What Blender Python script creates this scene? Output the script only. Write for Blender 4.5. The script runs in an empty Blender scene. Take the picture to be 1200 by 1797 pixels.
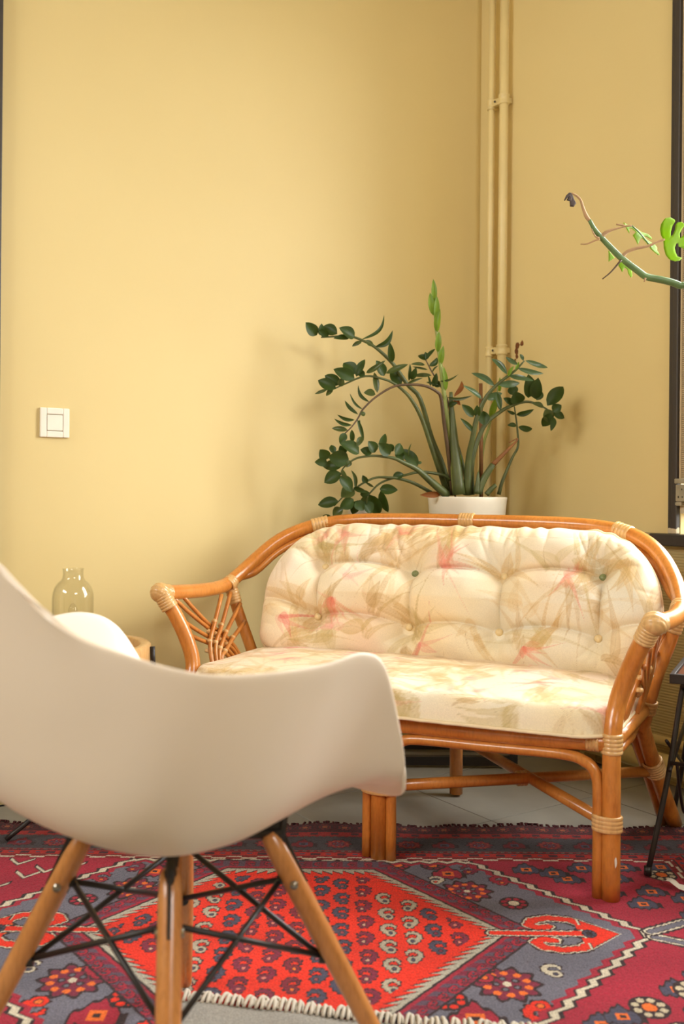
import bpy, bmesh, math, random
import numpy as np
from mathutils import Vector

random.seed(7); rng = np.random.default_rng(11)
scene = bpy.context.scene
COL = scene.collection
CAM_H = .86

# ---------------------------------------------------------------- camera
cam = bpy.data.cameras.new('camera'); cam_o = bpy.data.objects.new('camera', cam); COL.objects.link(cam_o)
cam.sensor_fit = 'VERTICAL'; cam.sensor_height = 36; cam.sensor_width = 24
cam.lens = 1750 / 1797 * 36
cam.shift_y = -38.5 / 1797
cam.clip_start = .05
cam_o.location = (0, 0, CAM_H)
cam_o.rotation_euler = (math.pi / 2, -.0087, 0)
cam.dof.use_dof = True; cam.dof.focus_distance = 2.55; cam.dof.aperture_fstop = 4.0
scene.camera = cam_o

# ---------------------------------------------------------------- light and exposure
scene.view_settings.view_transform = 'Standard'
try: scene.view_settings.look = 'None'
except Exception: pass
scene.view_settings.gamma = 1; scene.view_settings.use_curve_mapping = False
scene.view_settings.exposure = 0.28
SKY = 22.0
w = bpy.data.worlds.new('sky'); scene.world = w; w.use_nodes = True
nt = w.node_tree; nt.nodes.clear()
wo = nt.nodes.new('ShaderNodeOutputWorld'); bg = nt.nodes.new('ShaderNodeBackground')
tc = nt.nodes.new('ShaderNodeTexCoord'); sx = nt.nodes.new('ShaderNodeSeparateXYZ'); rp = nt.nodes.new('ShaderNodeValToRGB')
mr = nt.nodes.new('ShaderNodeMapRange'); mr.inputs[1].default_value = -1; mr.inputs[2].default_value = 1
nt.links.new(tc.outputs['Generated'], sx.inputs[0]); nt.links.new(sx.outputs[2], mr.inputs[0]); nt.links.new(mr.outputs[0], rp.inputs[0])
e = rp.color_ramp.elements
e[0].position = .46; e[0].color = (.22, .21, .19, 1)
e[1].position = .54; e[1].color = (.97, .985, 1.0, 1)
nt.links.new(rp.outputs[0], bg.inputs[0]); bg.inputs[1].default_value = SKY
nt.links.new(bg.outputs[0], wo.inputs[0])

CORNER = Vector((.496, 3.65, 0))
TH = math.radians(34)
ER = Vector((math.sin(TH), -math.cos(TH), 0))       # along the right wall, away from the corner
EL = Vector((-math.cos(TH), -math.sin(TH), 0))      # along the left wall, away from the corner
def W(i, j, z): return CORNER + EL * i + ER * j + Vector((0, 0, z))
ROOM, CEIL = 5.2, 3.6
WJ0, WJ1, WZ0, WZ1 = .885, 1.95, .74, 2.55            # the window in the right wall

VJ0, VJ1, VZ0, VZ1 = .4, 2.4, 2.35, 3.4              # small added fill window, out of view, in the wall opposite the right wall
UI0, UI1, UZ0, UZ1 = 1.0, 2.4, 2.45, 3.4               # another fill window, added unseen, high in the wall opposite the left wall
def portal(name, c, d, sxz):
    l = bpy.data.lights.new(name, 'AREA'); l.shape = 'RECTANGLE'; l.size, l.size_y = sxz; l.cycles.is_portal = True
    o = bpy.data.objects.new(name, l); COL.objects.link(o); o.location = c
    o.rotation_euler = d.to_track_quat('-Z', 'Y').to_euler() if abs(d.z) < .5 else (0, 0, math.atan2(EL.y, EL.x))
portal('daylight_portal', W(-.24, (WJ0 + WJ1) / 2, (WZ0 + WZ1) / 2), EL, (WJ1 - WJ0, WZ1 - WZ0))
portal('daylight_portal', W(ROOM + .24, (VJ0 + VJ1) / 2, (VZ0 + VZ1) / 2), -EL, (VJ1 - VJ0, VZ1 - VZ0))
portal('daylight_portal', W((UI0 + UI1) / 2, ROOM + .24, (UZ0 + UZ1) / 2), -ER, (UI1 - UI0, UZ1 - UZ0))

# ---------------------------------------------------------------- helpers
def lin(c):
    c = np.asarray(c, float) / 255
    return np.where(c <= .04045, c / 12.92, ((c + .055) / 1.055) ** 2.4)
def rgba(*c): return (*[float(v) for v in lin(c)], 1)

class NT:
    def __init__(s, name):
        s.m = bpy.data.materials.new(name); s.m.use_nodes = True; s.t = s.m.node_tree; s.t.nodes.clear()
        s.out = s.n('OutputMaterial'); s.p = s.n('BsdfPrincipled'); s.l(s.p.outputs[0], s.out.inputs[0])
    def n(s, k, **kw):
        q = s.t.nodes.new('ShaderNode' + k)
        for a, b in kw.items(): setattr(q, a, b)
        return q
    def l(s, a, b): s.t.links.new(a, b)
    def coord(s, which='Object', scale=(1, 1, 1)):
        t = s.n('TexCoord'); m = s.n('Mapping'); m.inputs['Scale'].default_value = scale
        s.l(t.outputs[which], m.inputs[0]); return m.outputs[0]
    def noise(s, vec, scale, detail=3, rough=.5):
        q = s.n('TexNoise'); q.inputs['Scale'].default_value = scale; q.inputs['Detail'].default_value = detail; q.inputs['Roughness'].default_value = rough
        s.l(vec, q.inputs['Vector']); return q.outputs['Fac']
    def ramp(s, fac, stops):
        r = s.n('ValToRGB'); el = r.color_ramp.elements
        while len(el) < len(stops): el.new(.5)
        for q, (p, c) in zip(el, stops): q.position = p; q.color = c
        s.l(fac, r.inputs[0]); return r.outputs[0]
    def mix(s, fac, a, b, mode='MIX'):
        q = s.n('Mix', data_type='RGBA', blend_type=mode)
        for v, i in ((fac, 0), (a, 6), (b, 7)):
            if hasattr(v, 'is_output'): s.l(v, q.inputs[i])
            else: q.inputs[i].default_value = v
        return q.outputs[2]
    def bump(s, h, strength=.2, dist=.01):
        b = s.n('Bump'); b.inputs['Strength'].default_value = strength; b.inputs['Distance'].default_value = dist
        s.l(h, b.inputs['Height']); s.l(b.outputs[0], s.p.inputs['Normal'])
    def base(s, c):
        if hasattr(c, 'is_output'): s.l(c, s.p.inputs['Base Color'])
        else: s.p.inputs['Base Color'].default_value = c
    def set(s, **kw):
        for k, v in kw.items(): s.p.inputs[k.replace('_', ' ')].default_value = v
        return s.m

def simple(name, c, rough=.5, var=.12, scale=20, bump=0, bscale=60, **kw):
    M = NT(name); v = M.coord()
    f = M.noise(v, scale)
    d = tuple(x * (1 - var) for x in c[:3]) + (1,); u = tuple(min(1, x * (1 + var)) for x in c[:3]) + (1,)
    M.base(M.ramp(f, [(.3, d), (.7, u)]))
    if bump: M.bump(M.noise(v, bscale), bump, .004)
    return M.set(Roughness=rough, **kw)

def attr_mat(name, rough=.8, grain=.15, gscale=400, bump=.3, sheen=0):
    M = NT(name); a = M.n('Attribute'); a.attribute_name = 'Col'
    v = M.coord(); f = M.noise(v, gscale, 2)
    g = M.ramp(f, [(.3, (1 - grain, 1 - grain, 1 - grain, 1)), (.7, (1 + grain, 1 + grain, 1 + grain, 1))])
    M.base(M.mix(1.0, a.outputs['Color'], g, 'MULTIPLY'))
    M.bump(f, bump, .002)
    M.set(Roughness=rough)
    if sheen: M.p.inputs['Sheen Weight'].default_value = sheen
    return M.m

def mesh_obj(name, V, F, mat, parent=None, smooth=True, loc=None):
    me = bpy.data.meshes.new(name)
    me.from_pydata([tuple(map(float, v)) for v in V], [], [tuple(map(int, f)) for f in F])
    if smooth: me.polygons.foreach_set('use_smooth', [True] * len(me.polygons))
    me.update()
    if mat: me.materials.append(mat)
    o = bpy.data.objects.new(name, me); COL.objects.link(o)
    if parent: o.parent = parent
    if loc is not None: o.location = loc
    return o

def grid_obj(name, P, mat, parent=None, col=None, closed_u=False):
    """P: (nv, nu, 3) array of points -> quad mesh, optional linear colour per vertex"""
    nv, nu, _ = P.shape
    idx = np.arange(nv * nu).reshape(nv, nu)
    if closed_u: idx = np.concatenate([idx, idx[:, :1]], 1)
    q = np.stack([idx[:-1, :-1], idx[:-1, 1:], idx[1:, 1:], idx[1:, :-1]], -1).reshape(-1, 4)
    me = bpy.data.meshes.new(name)
    me.vertices.add(nv * nu); me.vertices.foreach_set('co', P.reshape(-1).astype(np.float32))
    me.loops.add(q.size); me.loops.foreach_set('vertex_index', q.reshape(-1).astype(np.int32))
    me.polygons.add(len(q)); me.polygons.foreach_set('loop_start', np.arange(0, q.size, 4, dtype=np.int32))
    me.polygons.foreach_set('use_smooth', np.ones(len(q), bool))
    me.update(calc_edges=True)
    if col is not None:
        a = me.color_attributes.new('Col', 'FLOAT_COLOR', 'POINT')
        c = np.ones((nv * nu, 4), np.float32); c[:, :3] = col.reshape(-1, 3); a.data.foreach_set('color', c.reshape(-1))
    me.materials.append(mat)
    o = bpy.data.objects.new(name, me); COL.objects.link(o)
    if parent: o.parent = parent
    return o

class MB:
    def __init__(s): s.V = []; s.F = []
    def add(s, V, F):
        b = len(s.V); s.V += [tuple(v) for v in V]; s.F += [tuple(i + b for i in f) for f in F]; return s
    def box(s, a, b):
        x0, y0, z0 = a; x1, y1, z1 = b
        return s.add([(x0, y0, z0), (x1, y0, z0), (x1, y1, z0), (x0, y1, z0), (x0, y0, z1), (x1, y0, z1), (x1, y1, z1), (x0, y1, z1)],
                     [(3, 2, 1, 0), (4, 5, 6, 7), (0, 1, 5, 4), (1, 2, 6, 5), (2, 3, 7, 6), (3, 0, 4, 7)])
    def wbox(s, i, j, z):           # a box in the room's own axes
        V = [W(i[a], j[b], z[c]) for c in (0, 1) for b in (0, 1) for a in (0, 1)]
        return s.add(V, [(0, 2, 3, 1), (4, 5, 7, 6), (0, 1, 5, 4), (1, 3, 7, 5), (3, 2, 6, 7), (2, 0, 4, 6)])
    def tube(s, pts, rad, seg=10, smooth=0, cap=True, squash=1):
        pts = [Vector(p) for p in pts]
        rad = list(rad) if hasattr(rad, '__len__') else [rad] * len(pts)
        if smooth and len(pts) > 2: pts, rad = catmull(pts, rad, smooth)
        n = len(pts); V = []; F = []
        T = [(pts[min(k + 1, n - 1)] - pts[max(k - 1, 0)]).normalized() for k in range(n)]
        N = T[0].orthogonal().normalized()
        for k in range(n):
            N = (N - T[k] * N.dot(T[k])).normalized(); B = T[k].cross(N)
            for a in range(seg):
                t = 2 * math.pi * a / seg
                V.append(pts[k] + (N * math.cos(t) + B * math.sin(t) * squash) * rad[k])
        for k in range(n - 1):
            for a in range(seg):
                b = (a + 1) % seg
                F.append((k * seg + a, k * seg + b, (k + 1) * seg + b, (k + 1) * seg + a))
        if cap:
            F.append(tuple(range(seg - 1, -1, -1))); F.append(tuple((n - 1) * seg + a for a in range(seg)))
        return s.add(V, F)
    def lathe(s, prof, c, seg=40):
        V = []; F = []; n = len(prof)
        for r, z in prof:
            for a in range(seg):
                t = 2 * math.pi * a / seg; V.append((c[0] + r * math.cos(t), c[1] + r * math.sin(t), c[2] + z))
        for k in range(n - 1):
            for a in range(seg):
                b = (a + 1) % seg; F.append((k * seg + a, k * seg + b, (k + 1) * seg + b, (k + 1) * seg + a))
        return s.add(V, F)
    def obj(s, name, mat, parent=None, smooth=True, bevel=0, loc=None):
        o = mesh_obj(name, s.V, s.F, mat, parent, smooth, loc)
        if bevel:
            m = o.modifiers.new('bevel', 'BEVEL'); m.width = bevel; m.segments = 2; m.limit_method = 'ANGLE'
            wn = o.modifiers.new('wn', 'WEIGHTED_NORMAL'); wn.keep_sharp = True
        return o

def catmull(pts, rad, k):
    out = []; ro = []; n = len(pts)
    for i in range(n - 1):
        p0 = pts[i - 1] if i else pts[0] * 2 - pts[1]; p1 = pts[i]; p2 = pts[i + 1]; p3 = pts[i + 2] if i + 2 < n else pts[-1] * 2 - pts[-2]
        for q in range(k):
            t = q / k
            out.append(.5 * (2 * p1 + (p2 - p0) * t + (2 * p0 - 5 * p1 + 4 * p2 - p3) * t * t + (3 * p1 - p0 - 3 * p2 + p3) * t ** 3))
            ro.append(rad[i] * (1 - t) + rad[i + 1] * t)
    return out + [pts[-1]], ro + [rad[-1]]

def thing(name, label, cat, loc=(0, 0, 0), rz=0, group=None):
    o = bpy.data.objects.new(name, None); COL.objects.link(o); o.location = loc; o.rotation_euler = (0, 0, rz)
    o.empty_display_size = .05
    return tag(o, label, cat, group)
def tag(o, label, cat, group=None):
    o['label'] = label; o['category'] = cat
    if group: o['group'] = group
    return o
def struct(o): o['kind'] = 'structure'; return o
def stuff(o): o['kind'] = 'stuff'; return o

# ---------------------------------------------------------------- materials
def wall_mat(name, ribs=False):
    M = NT(name); v = M.coord()
    f = M.noise(v, 1.3, 4); g = M.noise(v, 60, 4)
    shade_k = .6 if ribs else 1.0  # deep shade below the sill is put into the ribbed paper's colour
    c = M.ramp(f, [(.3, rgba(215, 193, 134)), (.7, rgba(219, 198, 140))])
    M.base(M.mix(1.0, c, (shade_k, shade_k * .97, shade_k * .9, 1), 'MULTIPLY') if ribs else c); M.bump(g, .05, .003)
    if ribs:
        t = M.n('TexCoord'); s = M.n('SeparateXYZ'); M.l(t.outputs['Object'], s.inputs[0])
        m = M.n('Math', operation='MULTIPLY'); m.inputs[1].default_value = 2 * math.pi / .0085; M.l(s.outputs[2], m.inputs[0])
        q = M.n('Math', operation='SINE'); M.l(m.outputs[0], q.inputs[0]); M.bump(q.outputs[0], .35, .002)
    return M.set(Roughness=.55)
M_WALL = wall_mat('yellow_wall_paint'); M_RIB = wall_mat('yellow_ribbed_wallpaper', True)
M_PIPE = simple('yellow_pipe_paint', rgba(221, 199, 140), .4, .04, 8, .1, 200)
M_FAR = simple('far_wall_paint', rgba(226, 200, 144), .7, .05, 2)
M_CEIL = simple('ceiling_paint', rgba(228, 218, 196), .8, .03)
M_TILE = simple('grey_tile', rgba(146, 141, 130), .45, .08, 9, .05)
M_GROUT = simple('grout', rgba(95, 90, 84), .9)
M_DARK = simple('dark_window_paint', rgba(52, 45, 40), .45, .15, 30, .2, 40)
M_WHITEPL = simple('white_plastic', rgba(238, 230, 216), .35, .02)
M_BLACK = simple('black_metal', rgba(38, 33, 32), .4, .1)
M_METAL = simple('brushed_metal', rgba(170, 165, 155), .3, .05, Metallic=1.0)

def rattan(name, c1, c2, c3):
    M = NT(name); v = M.coord('Object', (1, 1, 1))
    f = M.noise(v, 9, 4, .6); g = M.noise(M.coord('Object', (60, 60, 14)), 3, 3)
    a = M.ramp(f, [(.25, c1), (.5, c2), (.75, c3)])
    h = M.ramp(g, [(.3, (.72, .68, .62, 1)), (.55, (1, 1, 1, 1))])
    M.base(M.mix(.6, a, h, 'MULTIPLY')); M.bump(g, .08, .003)
    return M.set(Roughness=.28, Coat_Weight=.4, Coat_Roughness=.2)
M_RAT = rattan('varnished_rattan', rgba(178, 102, 38), rgba(202, 126, 52), rgba(216, 144, 70))
M_RAT2 = rattan('varnished_rattan_thin', rgba(172, 98, 36), rgba(194, 120, 50), rgba(208, 138, 66))
M_BIND = rattan('rattan_binding', rgba(198, 150, 92), rgba(216, 170, 110), rgba(230, 190, 134))
M_WOODLEG = rattan('beech_dowel', rgba(192, 124, 66), rgba(202, 136, 76), rgba(210, 146, 88))
M_SHELL = simple('white_shell_plastic', rgba(244, 229, 212), .42, .015, 3)
M_CUSH = attr_mat('floral_cotton', .62, .05, 350, .08, .2)
M_RUG = attr_mat('wool_pile', 1.0, .28, 330, .6, .05)
M_GREYRUG = simple('grey_weave', rgba(150, 146, 140), .95, .2, 260, .5, 300)
M_FRINGE = simple('white_fringe', rgba(205, 196, 182), .95, .1)
M_PAPER = simple('white_paper', rgba(232, 226, 216), .8, .03)
M_POT = simple('white_pot_plastic', rgba(232, 224, 206), .4, .02)
M_SOIL = simple('dark_soil', rgba(52, 38, 28), .95, .3, 80, .6, 120)
M_TABWOOD = rattan('pale_plywood', rgba(206, 158, 100), rgba(216, 170, 112), rgba(224, 182, 126))
M_TABWOOD_D = rattan('brown_tray_wood', rgba(150, 92, 40), rgba(166, 104, 48), rgba(178, 114, 56))
M_TABTOP = rattan('reddish_table_wood', rgba(96, 48, 28), rgba(118, 62, 36), rgba(132, 74, 44))
def leaf_mat(name, c, back, trans=.15, rough=.3):
    M = NT(name); v = M.coord(); f = M.noise(v, 28, 3)
    d = tuple(x * .72 for x in c[:3]) + (1,)
    M.base(M.ramp(f, [(.3, d), (.7, c)])); M.set(Roughness=rough, Specular_IOR_Level=.3)
    tr = M.n('BsdfTranslucent'); tr.inputs[0].default_value = back
    mx = M.n('MixShader'); mx.inputs[0].default_value = trans
    M.l(M.p.outputs[0], mx.inputs[1]); M.l(tr.outputs[0], mx.inputs[2]); M.l(mx.outputs[0], M.out.inputs[0])
    return M.m
LEAF = {'g': leaf_mat('dark_leaf', rgba(54, 74, 26), rgba(76, 104, 24), .15, .45), 'o': leaf_mat('olive_leaf', rgba(78, 90, 46), rgba(100, 120, 50)),
        'b': leaf_mat('glossy_leaf', rgba(82, 104, 70), rgba(90, 120, 60), .12, .2), 'l': leaf_mat('young_leaf', rgba(120, 150, 48), rgba(150, 190, 50), .3, .4),
        'd': leaf_mat('dry_leaf', rgba(140, 84, 36), rgba(150, 80, 30), .2, .7), 'm': leaf_mat('monstera_leaf', rgba(140, 176, 44), rgba(190, 225, 50), .5, .55)}
STEM = {'g': simple('green_stem', rgba(78, 86, 44), .45, .2, 25), 'r': simple('brownish_stem', rgba(84, 64, 42), .5, .2, 25), 'l': simple('pale_stem', rgba(136, 146, 76), .45, .15, 25),
        'd': simple('dry_stem', rgba(132, 84, 40), .7, .2, 30), 'v': simple('vine_stem', rgba(96, 124, 76), .4, .25, 22), 'w': simple('dry_petiole', rgba(178, 142, 104), .7, .2, 40), 'k': simple('black_dry_leaf', rgba(70, 56, 52), .8, .3, 50)}
def glass_mat():
    M = NT('clear_glass'); g = M.n('BsdfGlossy'); g.inputs['Roughness'].default_value = .02; t = M.n('BsdfTransparent'); t.inputs[0].default_value = (.97, .97, .95, 1)
    f = M.n('LayerWeight'); f.inputs[0].default_value = .5; pw = M.n('Math', operation='POWER'); pw.inputs[1].default_value = 4; M.l(f.outputs['Facing'], pw.inputs[0])
    ma = M.n('Math', operation='MULTIPLY_ADD'); ma.inputs[1].default_value = .45; ma.inputs[2].default_value = .035; M.l(pw.outputs[0], ma.inputs[0])
    mx = M.n('MixShader'); M.l(ma.outputs[0], mx.inputs[0]); M.l(t.outputs[0], mx.inputs[1]); M.l(g.outputs[0], mx.inputs[2]); M.l(mx.outputs[0], M.out.inputs[0]); return M.m
M_GLASS = glass_mat()

# ================================================================= THE ROOM
T = .25
fl = struct(MB().wbox((-T, ROOM + T), (-T, ROOM + T), (-.12, -.006)).obj('floor', M_GROUT, smooth=False))
tile_me = None
for a in range(13):
    for b in range(13):
        i0 = max(.265 + .4 * (a - 1), 0); i1 = .265 + .4 * a; j0 = max(.01 + .4 * b, 0); j1 = .01 + .4 * (b + 1)
        if i1 - i0 < .02 or j1 - j0 < .02: continue
        g = .0016; p = .0008 * random.uniform(-1, 0)
        MB().wbox((i0 + g, i1 - g), (j0 + g, j1 - g), (-.006, p)).obj('tile', M_TILE, fl, smooth=False, bevel=.0015)
struct(MB().wbox((-T, ROOM + T), (-T, ROOM + T), (CEIL, CEIL + .1)).obj('ceiling', M_CEIL, smooth=False))
struct(MB().wbox((-T, ROOM + T), (-T, 0), (0, CEIL)).obj('wall_left', M_WALL, smooth=False))
m = MB()
m.wbox((-T, 0), (0, WJ0), (WZ0, CEIL)).wbox((-T, 0), (WJ1, ROOM), (WZ0, CEIL)).wbox((-T, 0), (WJ0, WJ1), (WZ1, CEIL))
wr = struct(m.obj('wall_right', M_WALL, smooth=False))
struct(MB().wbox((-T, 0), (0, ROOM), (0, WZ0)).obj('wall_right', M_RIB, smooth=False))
m = MB()
m.wbox((-T, UI0), (ROOM, ROOM + T), (0, CEIL)).wbox((UI1, ROOM + T), (ROOM, ROOM + T), (0, CEIL)).wbox((UI0, UI1), (ROOM, ROOM + T), (0, UZ0)).wbox((UI0, UI1), (ROOM, ROOM + T), (UZ1, CEIL))
struct(m.obj('wall_front', M_FAR, smooth=False))
m = MB()
m.wbox((ROOM, ROOM + T), (0, VJ0), (0, CEIL)).wbox((ROOM, ROOM + T), (VJ1, ROOM), (0, CEIL)).wbox((ROOM, ROOM + T), (VJ0, VJ1), (0, VZ0)).wbox((ROOM, ROOM + T), (VJ0, VJ1), (VZ1, CEIL))
struct(m.obj('wall_back', M_FAR, smooth=False))

# window in the right wall: dark architrave, recessed sash, panes, sill
def peel_mat():
    M = NT('peeling_dark_paint'); v = M.coord()
    s = M.n('SeparateXYZ'); t = M.n('TexCoord'); M.l(t.outputs['Object'], s.inputs[0])
    mrn = M.n('MapRange'); mrn.inputs[1].default_value = .77; mrn.inputs[2].default_value = .74; M.l(s.outputs[2], mrn.inputs[0])
    ad = M.n('Math', operation='MULTIPLY_ADD'); ad.inputs[1].default_value = .9; M.l(M.noise(v, 45, 4), ad.inputs[0])
    M.l(mrn.outputs[0], ad.inputs[2])
    c = M.ramp(ad.outputs[0], [(.86, rgba(54, 46, 40)), (.9, rgba(196, 180, 150))]); M.base(c); M.bump(M.noise(v, 40), .2, .004)
    return M.set(Roughness=.5)
win = thing('window_1', 'x', 'x'); del win['label']; del win['category']; struct(win); win.location = W(0, WJ0, WZ0)
def wpart(mb, name, mat, par, **k):
    mb.V = [Vector(v) - Vector(par.location) for v in mb.V]; return mb.obj(name, mat, par, **k)
M_PEEL = peel_mat()
m = MB(); m.wbox((0, .012), (WJ0 - .037, WJ0 - .02), (WZ0, WZ1 + .05)).wbox((0, .018), (WJ0 - .022, WJ0 - .002), (WZ0, WZ1 + .05))
wf = m.obj('window_frame', M_PEEL, None, smooth=False, bevel=.003); wf.parent = win; wf.matrix_parent_inverse = win.matrix_basis.inverted()
m = MB(); m.wbox((0, .02), (WJ1 - .002, WJ1 + .055), (WZ0, WZ1 + .05)).wbox((0, .02), (WJ0, WJ1), (WZ1 - .002, WZ1 + .05))
wpart(m, 'window_frame', M_DARK, win, smooth=False, bevel=.003)
jm = (WJ0 + WJ1) / 2
for a, b in ((WJ0, jm), (jm, WJ1)):
    m = MB(); k = .055
    m.wbox((-.19, -.14), (a, a + k), (WZ0, WZ1)).wbox((-.19, -.14), (b - k, b), (WZ0, WZ1)).wbox((-.19, -.14), (a + k, b - k), (WZ0, WZ0 + k)).wbox((-.19, -.14), (a + k, b - k), (WZ1 - k, WZ1))
    wpart(m, 'sash', M_DARK, win, smooth=False, bevel=.003)
    wpart(MB().wbox((-.168, -.163), (a + k, b - k), (WZ0 + k, WZ1 - k)), 'pane', M_GLASS, win, smooth=False)
struct(MB().wbox((-T, .035), (.80, WJ1 + .08), (WZ0 - .035, WZ0 - .0005)).obj('window_sill', M_DARK, smooth=False, bevel=.003)).name = 'trim_3'
w2 = thing('fill_window_2', 'x', 'x'); del w2['label']; del w2['category']; struct(w2); w2.location = W(ROOM, VJ0, VZ0)  # unseen window added to brighten the sofa front and right wall
jm = (VJ0 + VJ1) / 2
for a, b in ((VJ0, jm), (jm, VJ1)):
    m = MB(); k = .055; p0, p1 = ROOM + .14, ROOM + .19
    m.wbox((p0, p1), (a, a + k), (VZ0, VZ1)).wbox((p0, p1), (b - k, b), (VZ0, VZ1)).wbox((p0, p1), (a + k, b - k), (VZ0, VZ0 + k)).wbox((p0, p1), (a + k, b - k), (VZ1 - k, VZ1))
    wpart(m, 'sash', M_DARK, w2, smooth=False)
    wpart(MB().wbox((ROOM + .163, ROOM + .168), (a + k, b - k), (VZ0 + k, VZ1 - k)), 'pane', M_GLASS, w2, smooth=False)

w3 = thing('fill_window_3', 'x', 'x'); del w3['label']; del w3['category']; struct(w3); w3.location = W(UI0, ROOM, UZ0)  # unseen high window added for fill on the chair's dim side
jm = (UI0 + UI1) / 2
for a, b in ((UI0, jm), (jm, UI1)):
    m = MB(); k = .055; p0, p1 = ROOM + .14, ROOM + .19
    m.wbox((a, a + k), (p0, p1), (UZ0, UZ1)).wbox((b - k, b), (p0, p1), (UZ0, UZ1)).wbox((a + k, b - k), (p0, p1), (UZ0, UZ0 + k)).wbox((a + k, b - k), (p0, p1), (UZ1 - k, UZ1))
    wpart(m, 'sash', M_DARK, w3, smooth=False)
    wpart(MB().wbox((a + k, b - k), (ROOM + .163, ROOM + .168), (UZ0 + k, UZ1 - k)), 'pane', M_GLASS, w3, smooth=False)

# dark door casing and door on the left wall
m = MB(); m.wbox((1.719, 1.80), (0, .022), (0, 2.42)).wbox((2.62, 2.70), (0, .022), (0, 2.42)).wbox((1.80, 2.62), (0, .022), (2.34, 2.42))
struct(m.obj('trim_1', M_DARK, smooth=False, bevel=.003))
dr = struct(MB().wbox((1.803, 2.617), (.0005, .012), (.01, 2.337)).obj('door_1', M_DARK, smooth=False, bevel=.002))
m = MB()
for z0, z1 in ((.15, .95), (1.1, 2.2)): m.wbox((1.92, 2.5), (.012, .018), (z0, z1))
m.obj('door_panel', M_DARK, dr, smooth=False, bevel=.004)
m = MB(); m.tube([W(1.87, .012, 1.03), W(1.87, .06, 1.03), W(1.98, .06, 1.03)], .009, 8); m.obj('handle', M_METAL, dr)

# low skirting ledge and thick heating pipe at the foot of the right wall
struct(MB().tube([W(.012, .25, .128), W(.012, 4.2, .128)], .013, 10).obj('trim_2', M_PIPE))
hp = MB().tube([W(.045, .2, .07), W(.045, 2.2, .07)], .03, 16).obj('heating_pipe', M_PIPE)
tag(hp, 'thick yellow painted pipe running along the floor at the foot of the right wall', 'pipe')
m = MB()
for jj in (.55, 1.3, 2.1): MB().wbox((.0, .05), (jj, jj + .02), (.0, .045)).obj('pipe_foot', M_PIPE, hp, smooth=False)

# the two upright pipes in the corner
def upright(i, j, r, label):
    p = MB().tube([W(i, j, .0), W(i, j, CEIL)], r, 18).obj('heating_pipe', M_PIPE)
    tag(p, label, 'pipe', 'upright heating pipes in the corner')
    for z in (2.236, 1.357):
        m = MB().lathe([(r + .0005, -.019), (r + .004, -.017), (r + .0045, -.012), (r + .003, -.01), (r + .003, .01), (r + .0045, .012), (r + .004, .017), (r + .0005, .019)], W(i, j, z), 20)
        b = m.obj('pipe_clip', M_PIPE, p)
        if j > .12:
            q = MB().wbox((i - .008, i + .008), (.095, j - r * .6), (z - .012, z + .012)); q.wbox((0, i), (j - .007, j + .007), (z - .01, z + .01))
            q.obj('clip_bridge', M_PIPE, p, smooth=False, bevel=.003)
            MB().tube([W(i + .012, (j + .095) / 2 - .002, z), W(i + .0135, (j + .095) / 2 - .002, z)], .004, 8).obj('screw', M_BLACK, p)
        else:
            MB().wbox((0, i), (j - .007, j + .007), (z - .01, z + .01)).obj('clip_stem', M_PIPE, p, smooth=False)
upright(.032, .093, .0122, 'thinner left one of the two yellow pipes rising in the corner')
upright(.034, .158, .0155, 'thicker right one of the two yellow pipes rising in the corner')

# broken plaster beside the lower clip
m = MB()
for (j, z, s) in ((.20, 1.368, .013), (.196, 1.35, .012), (.199, 1.332, .009), (.225, 1.374, .011), (.19, 1.318, .007)):
    n = 7; a0 = random.random()
    V = [W(.0012, j, z)] + [W(.0006, j + s * random.uniform(.6, 1.1) * math.cos(2 * math.pi * k / n + a0), z + s * random.uniform(.6, 1.2) * math.sin(2 * math.pi * k / n + a0)) for k in range(n)]
    m.add(V, [(0, 1 + k, 1 + (k + 1) % n) for k in range(n)])
m.obj('plaster_chip', simple('bare_plaster', rgba(112, 66, 30), .95, .4, 90), wr, smooth=False)

# shutter strap with its winder beside the window frame
sp = thing('shutter_strap', 'ribbed beige roller shutter strap with grey winder beside the dark window frame', 'strap', W(.0, WJ0 + .03, .86))
def strapm():
    M = NT('strap_webbing'); t = M.n('TexCoord'); s = M.n('SeparateXYZ'); M.l(t.outputs['Object'], s.inputs[0])
    a = M.n('Math', operation='MULTIPLY'); a.inputs[1].default_value = 2 * math.pi / .006; M.l(s.outputs[2], a.inputs[0])
    q = M.n('Math', operation='SINE'); M.l(a.outputs[0], q.inputs[0])
    M.base(M.ramp(q.outputs[0], [(.2, rgba(142, 122, 92)), (.8, rgba(188, 168, 132))])); M.bump(q.outputs[0], .4, .002); return M.set(Roughness=.8)
wpart(MB().wbox((.004, .007), (WJ0 + .006, WJ0 + .028), (.90, 2.5)), 'strap', strapm(), sp, smooth=False)
m = MB(); m.wbox((.002, .009), (WJ0 + .000, WJ0 + .0055), (.90, 2.5)).wbox((.002, .009), (WJ0 + .0285, WJ0 + .034), (.90, 2.5))
wpart(m, 'guide', simple('beige_guide', rgba(196, 172, 134), .6, .05), sp, smooth=False)
m = MB(); m.wbox((-.001, .022), (WJ0 - .003, WJ0 + .044), (.835, .885)).wbox((.0, .026), (WJ0 - .005, WJ0 + .046), (.887, .902)).wbox((.0, .018), (WJ0 - .010, WJ0 + .014), (.822, .835))
wpart(m, 'winder', simple('grey_winder', rgba(150, 140, 116), .5, .15, 30), sp, smooth=False, bevel=.003)
m = MB()
for j, z, s in ((.006, .845, .004), (.020, .846, .003), (.018, .868, .003)): m.wbox((.022, .0225), (WJ0 + j, WJ0 + j + s), (z, z + s * 1.6))
wpart(m, 'slot', M_BLACK, sp, smooth=False)
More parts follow.
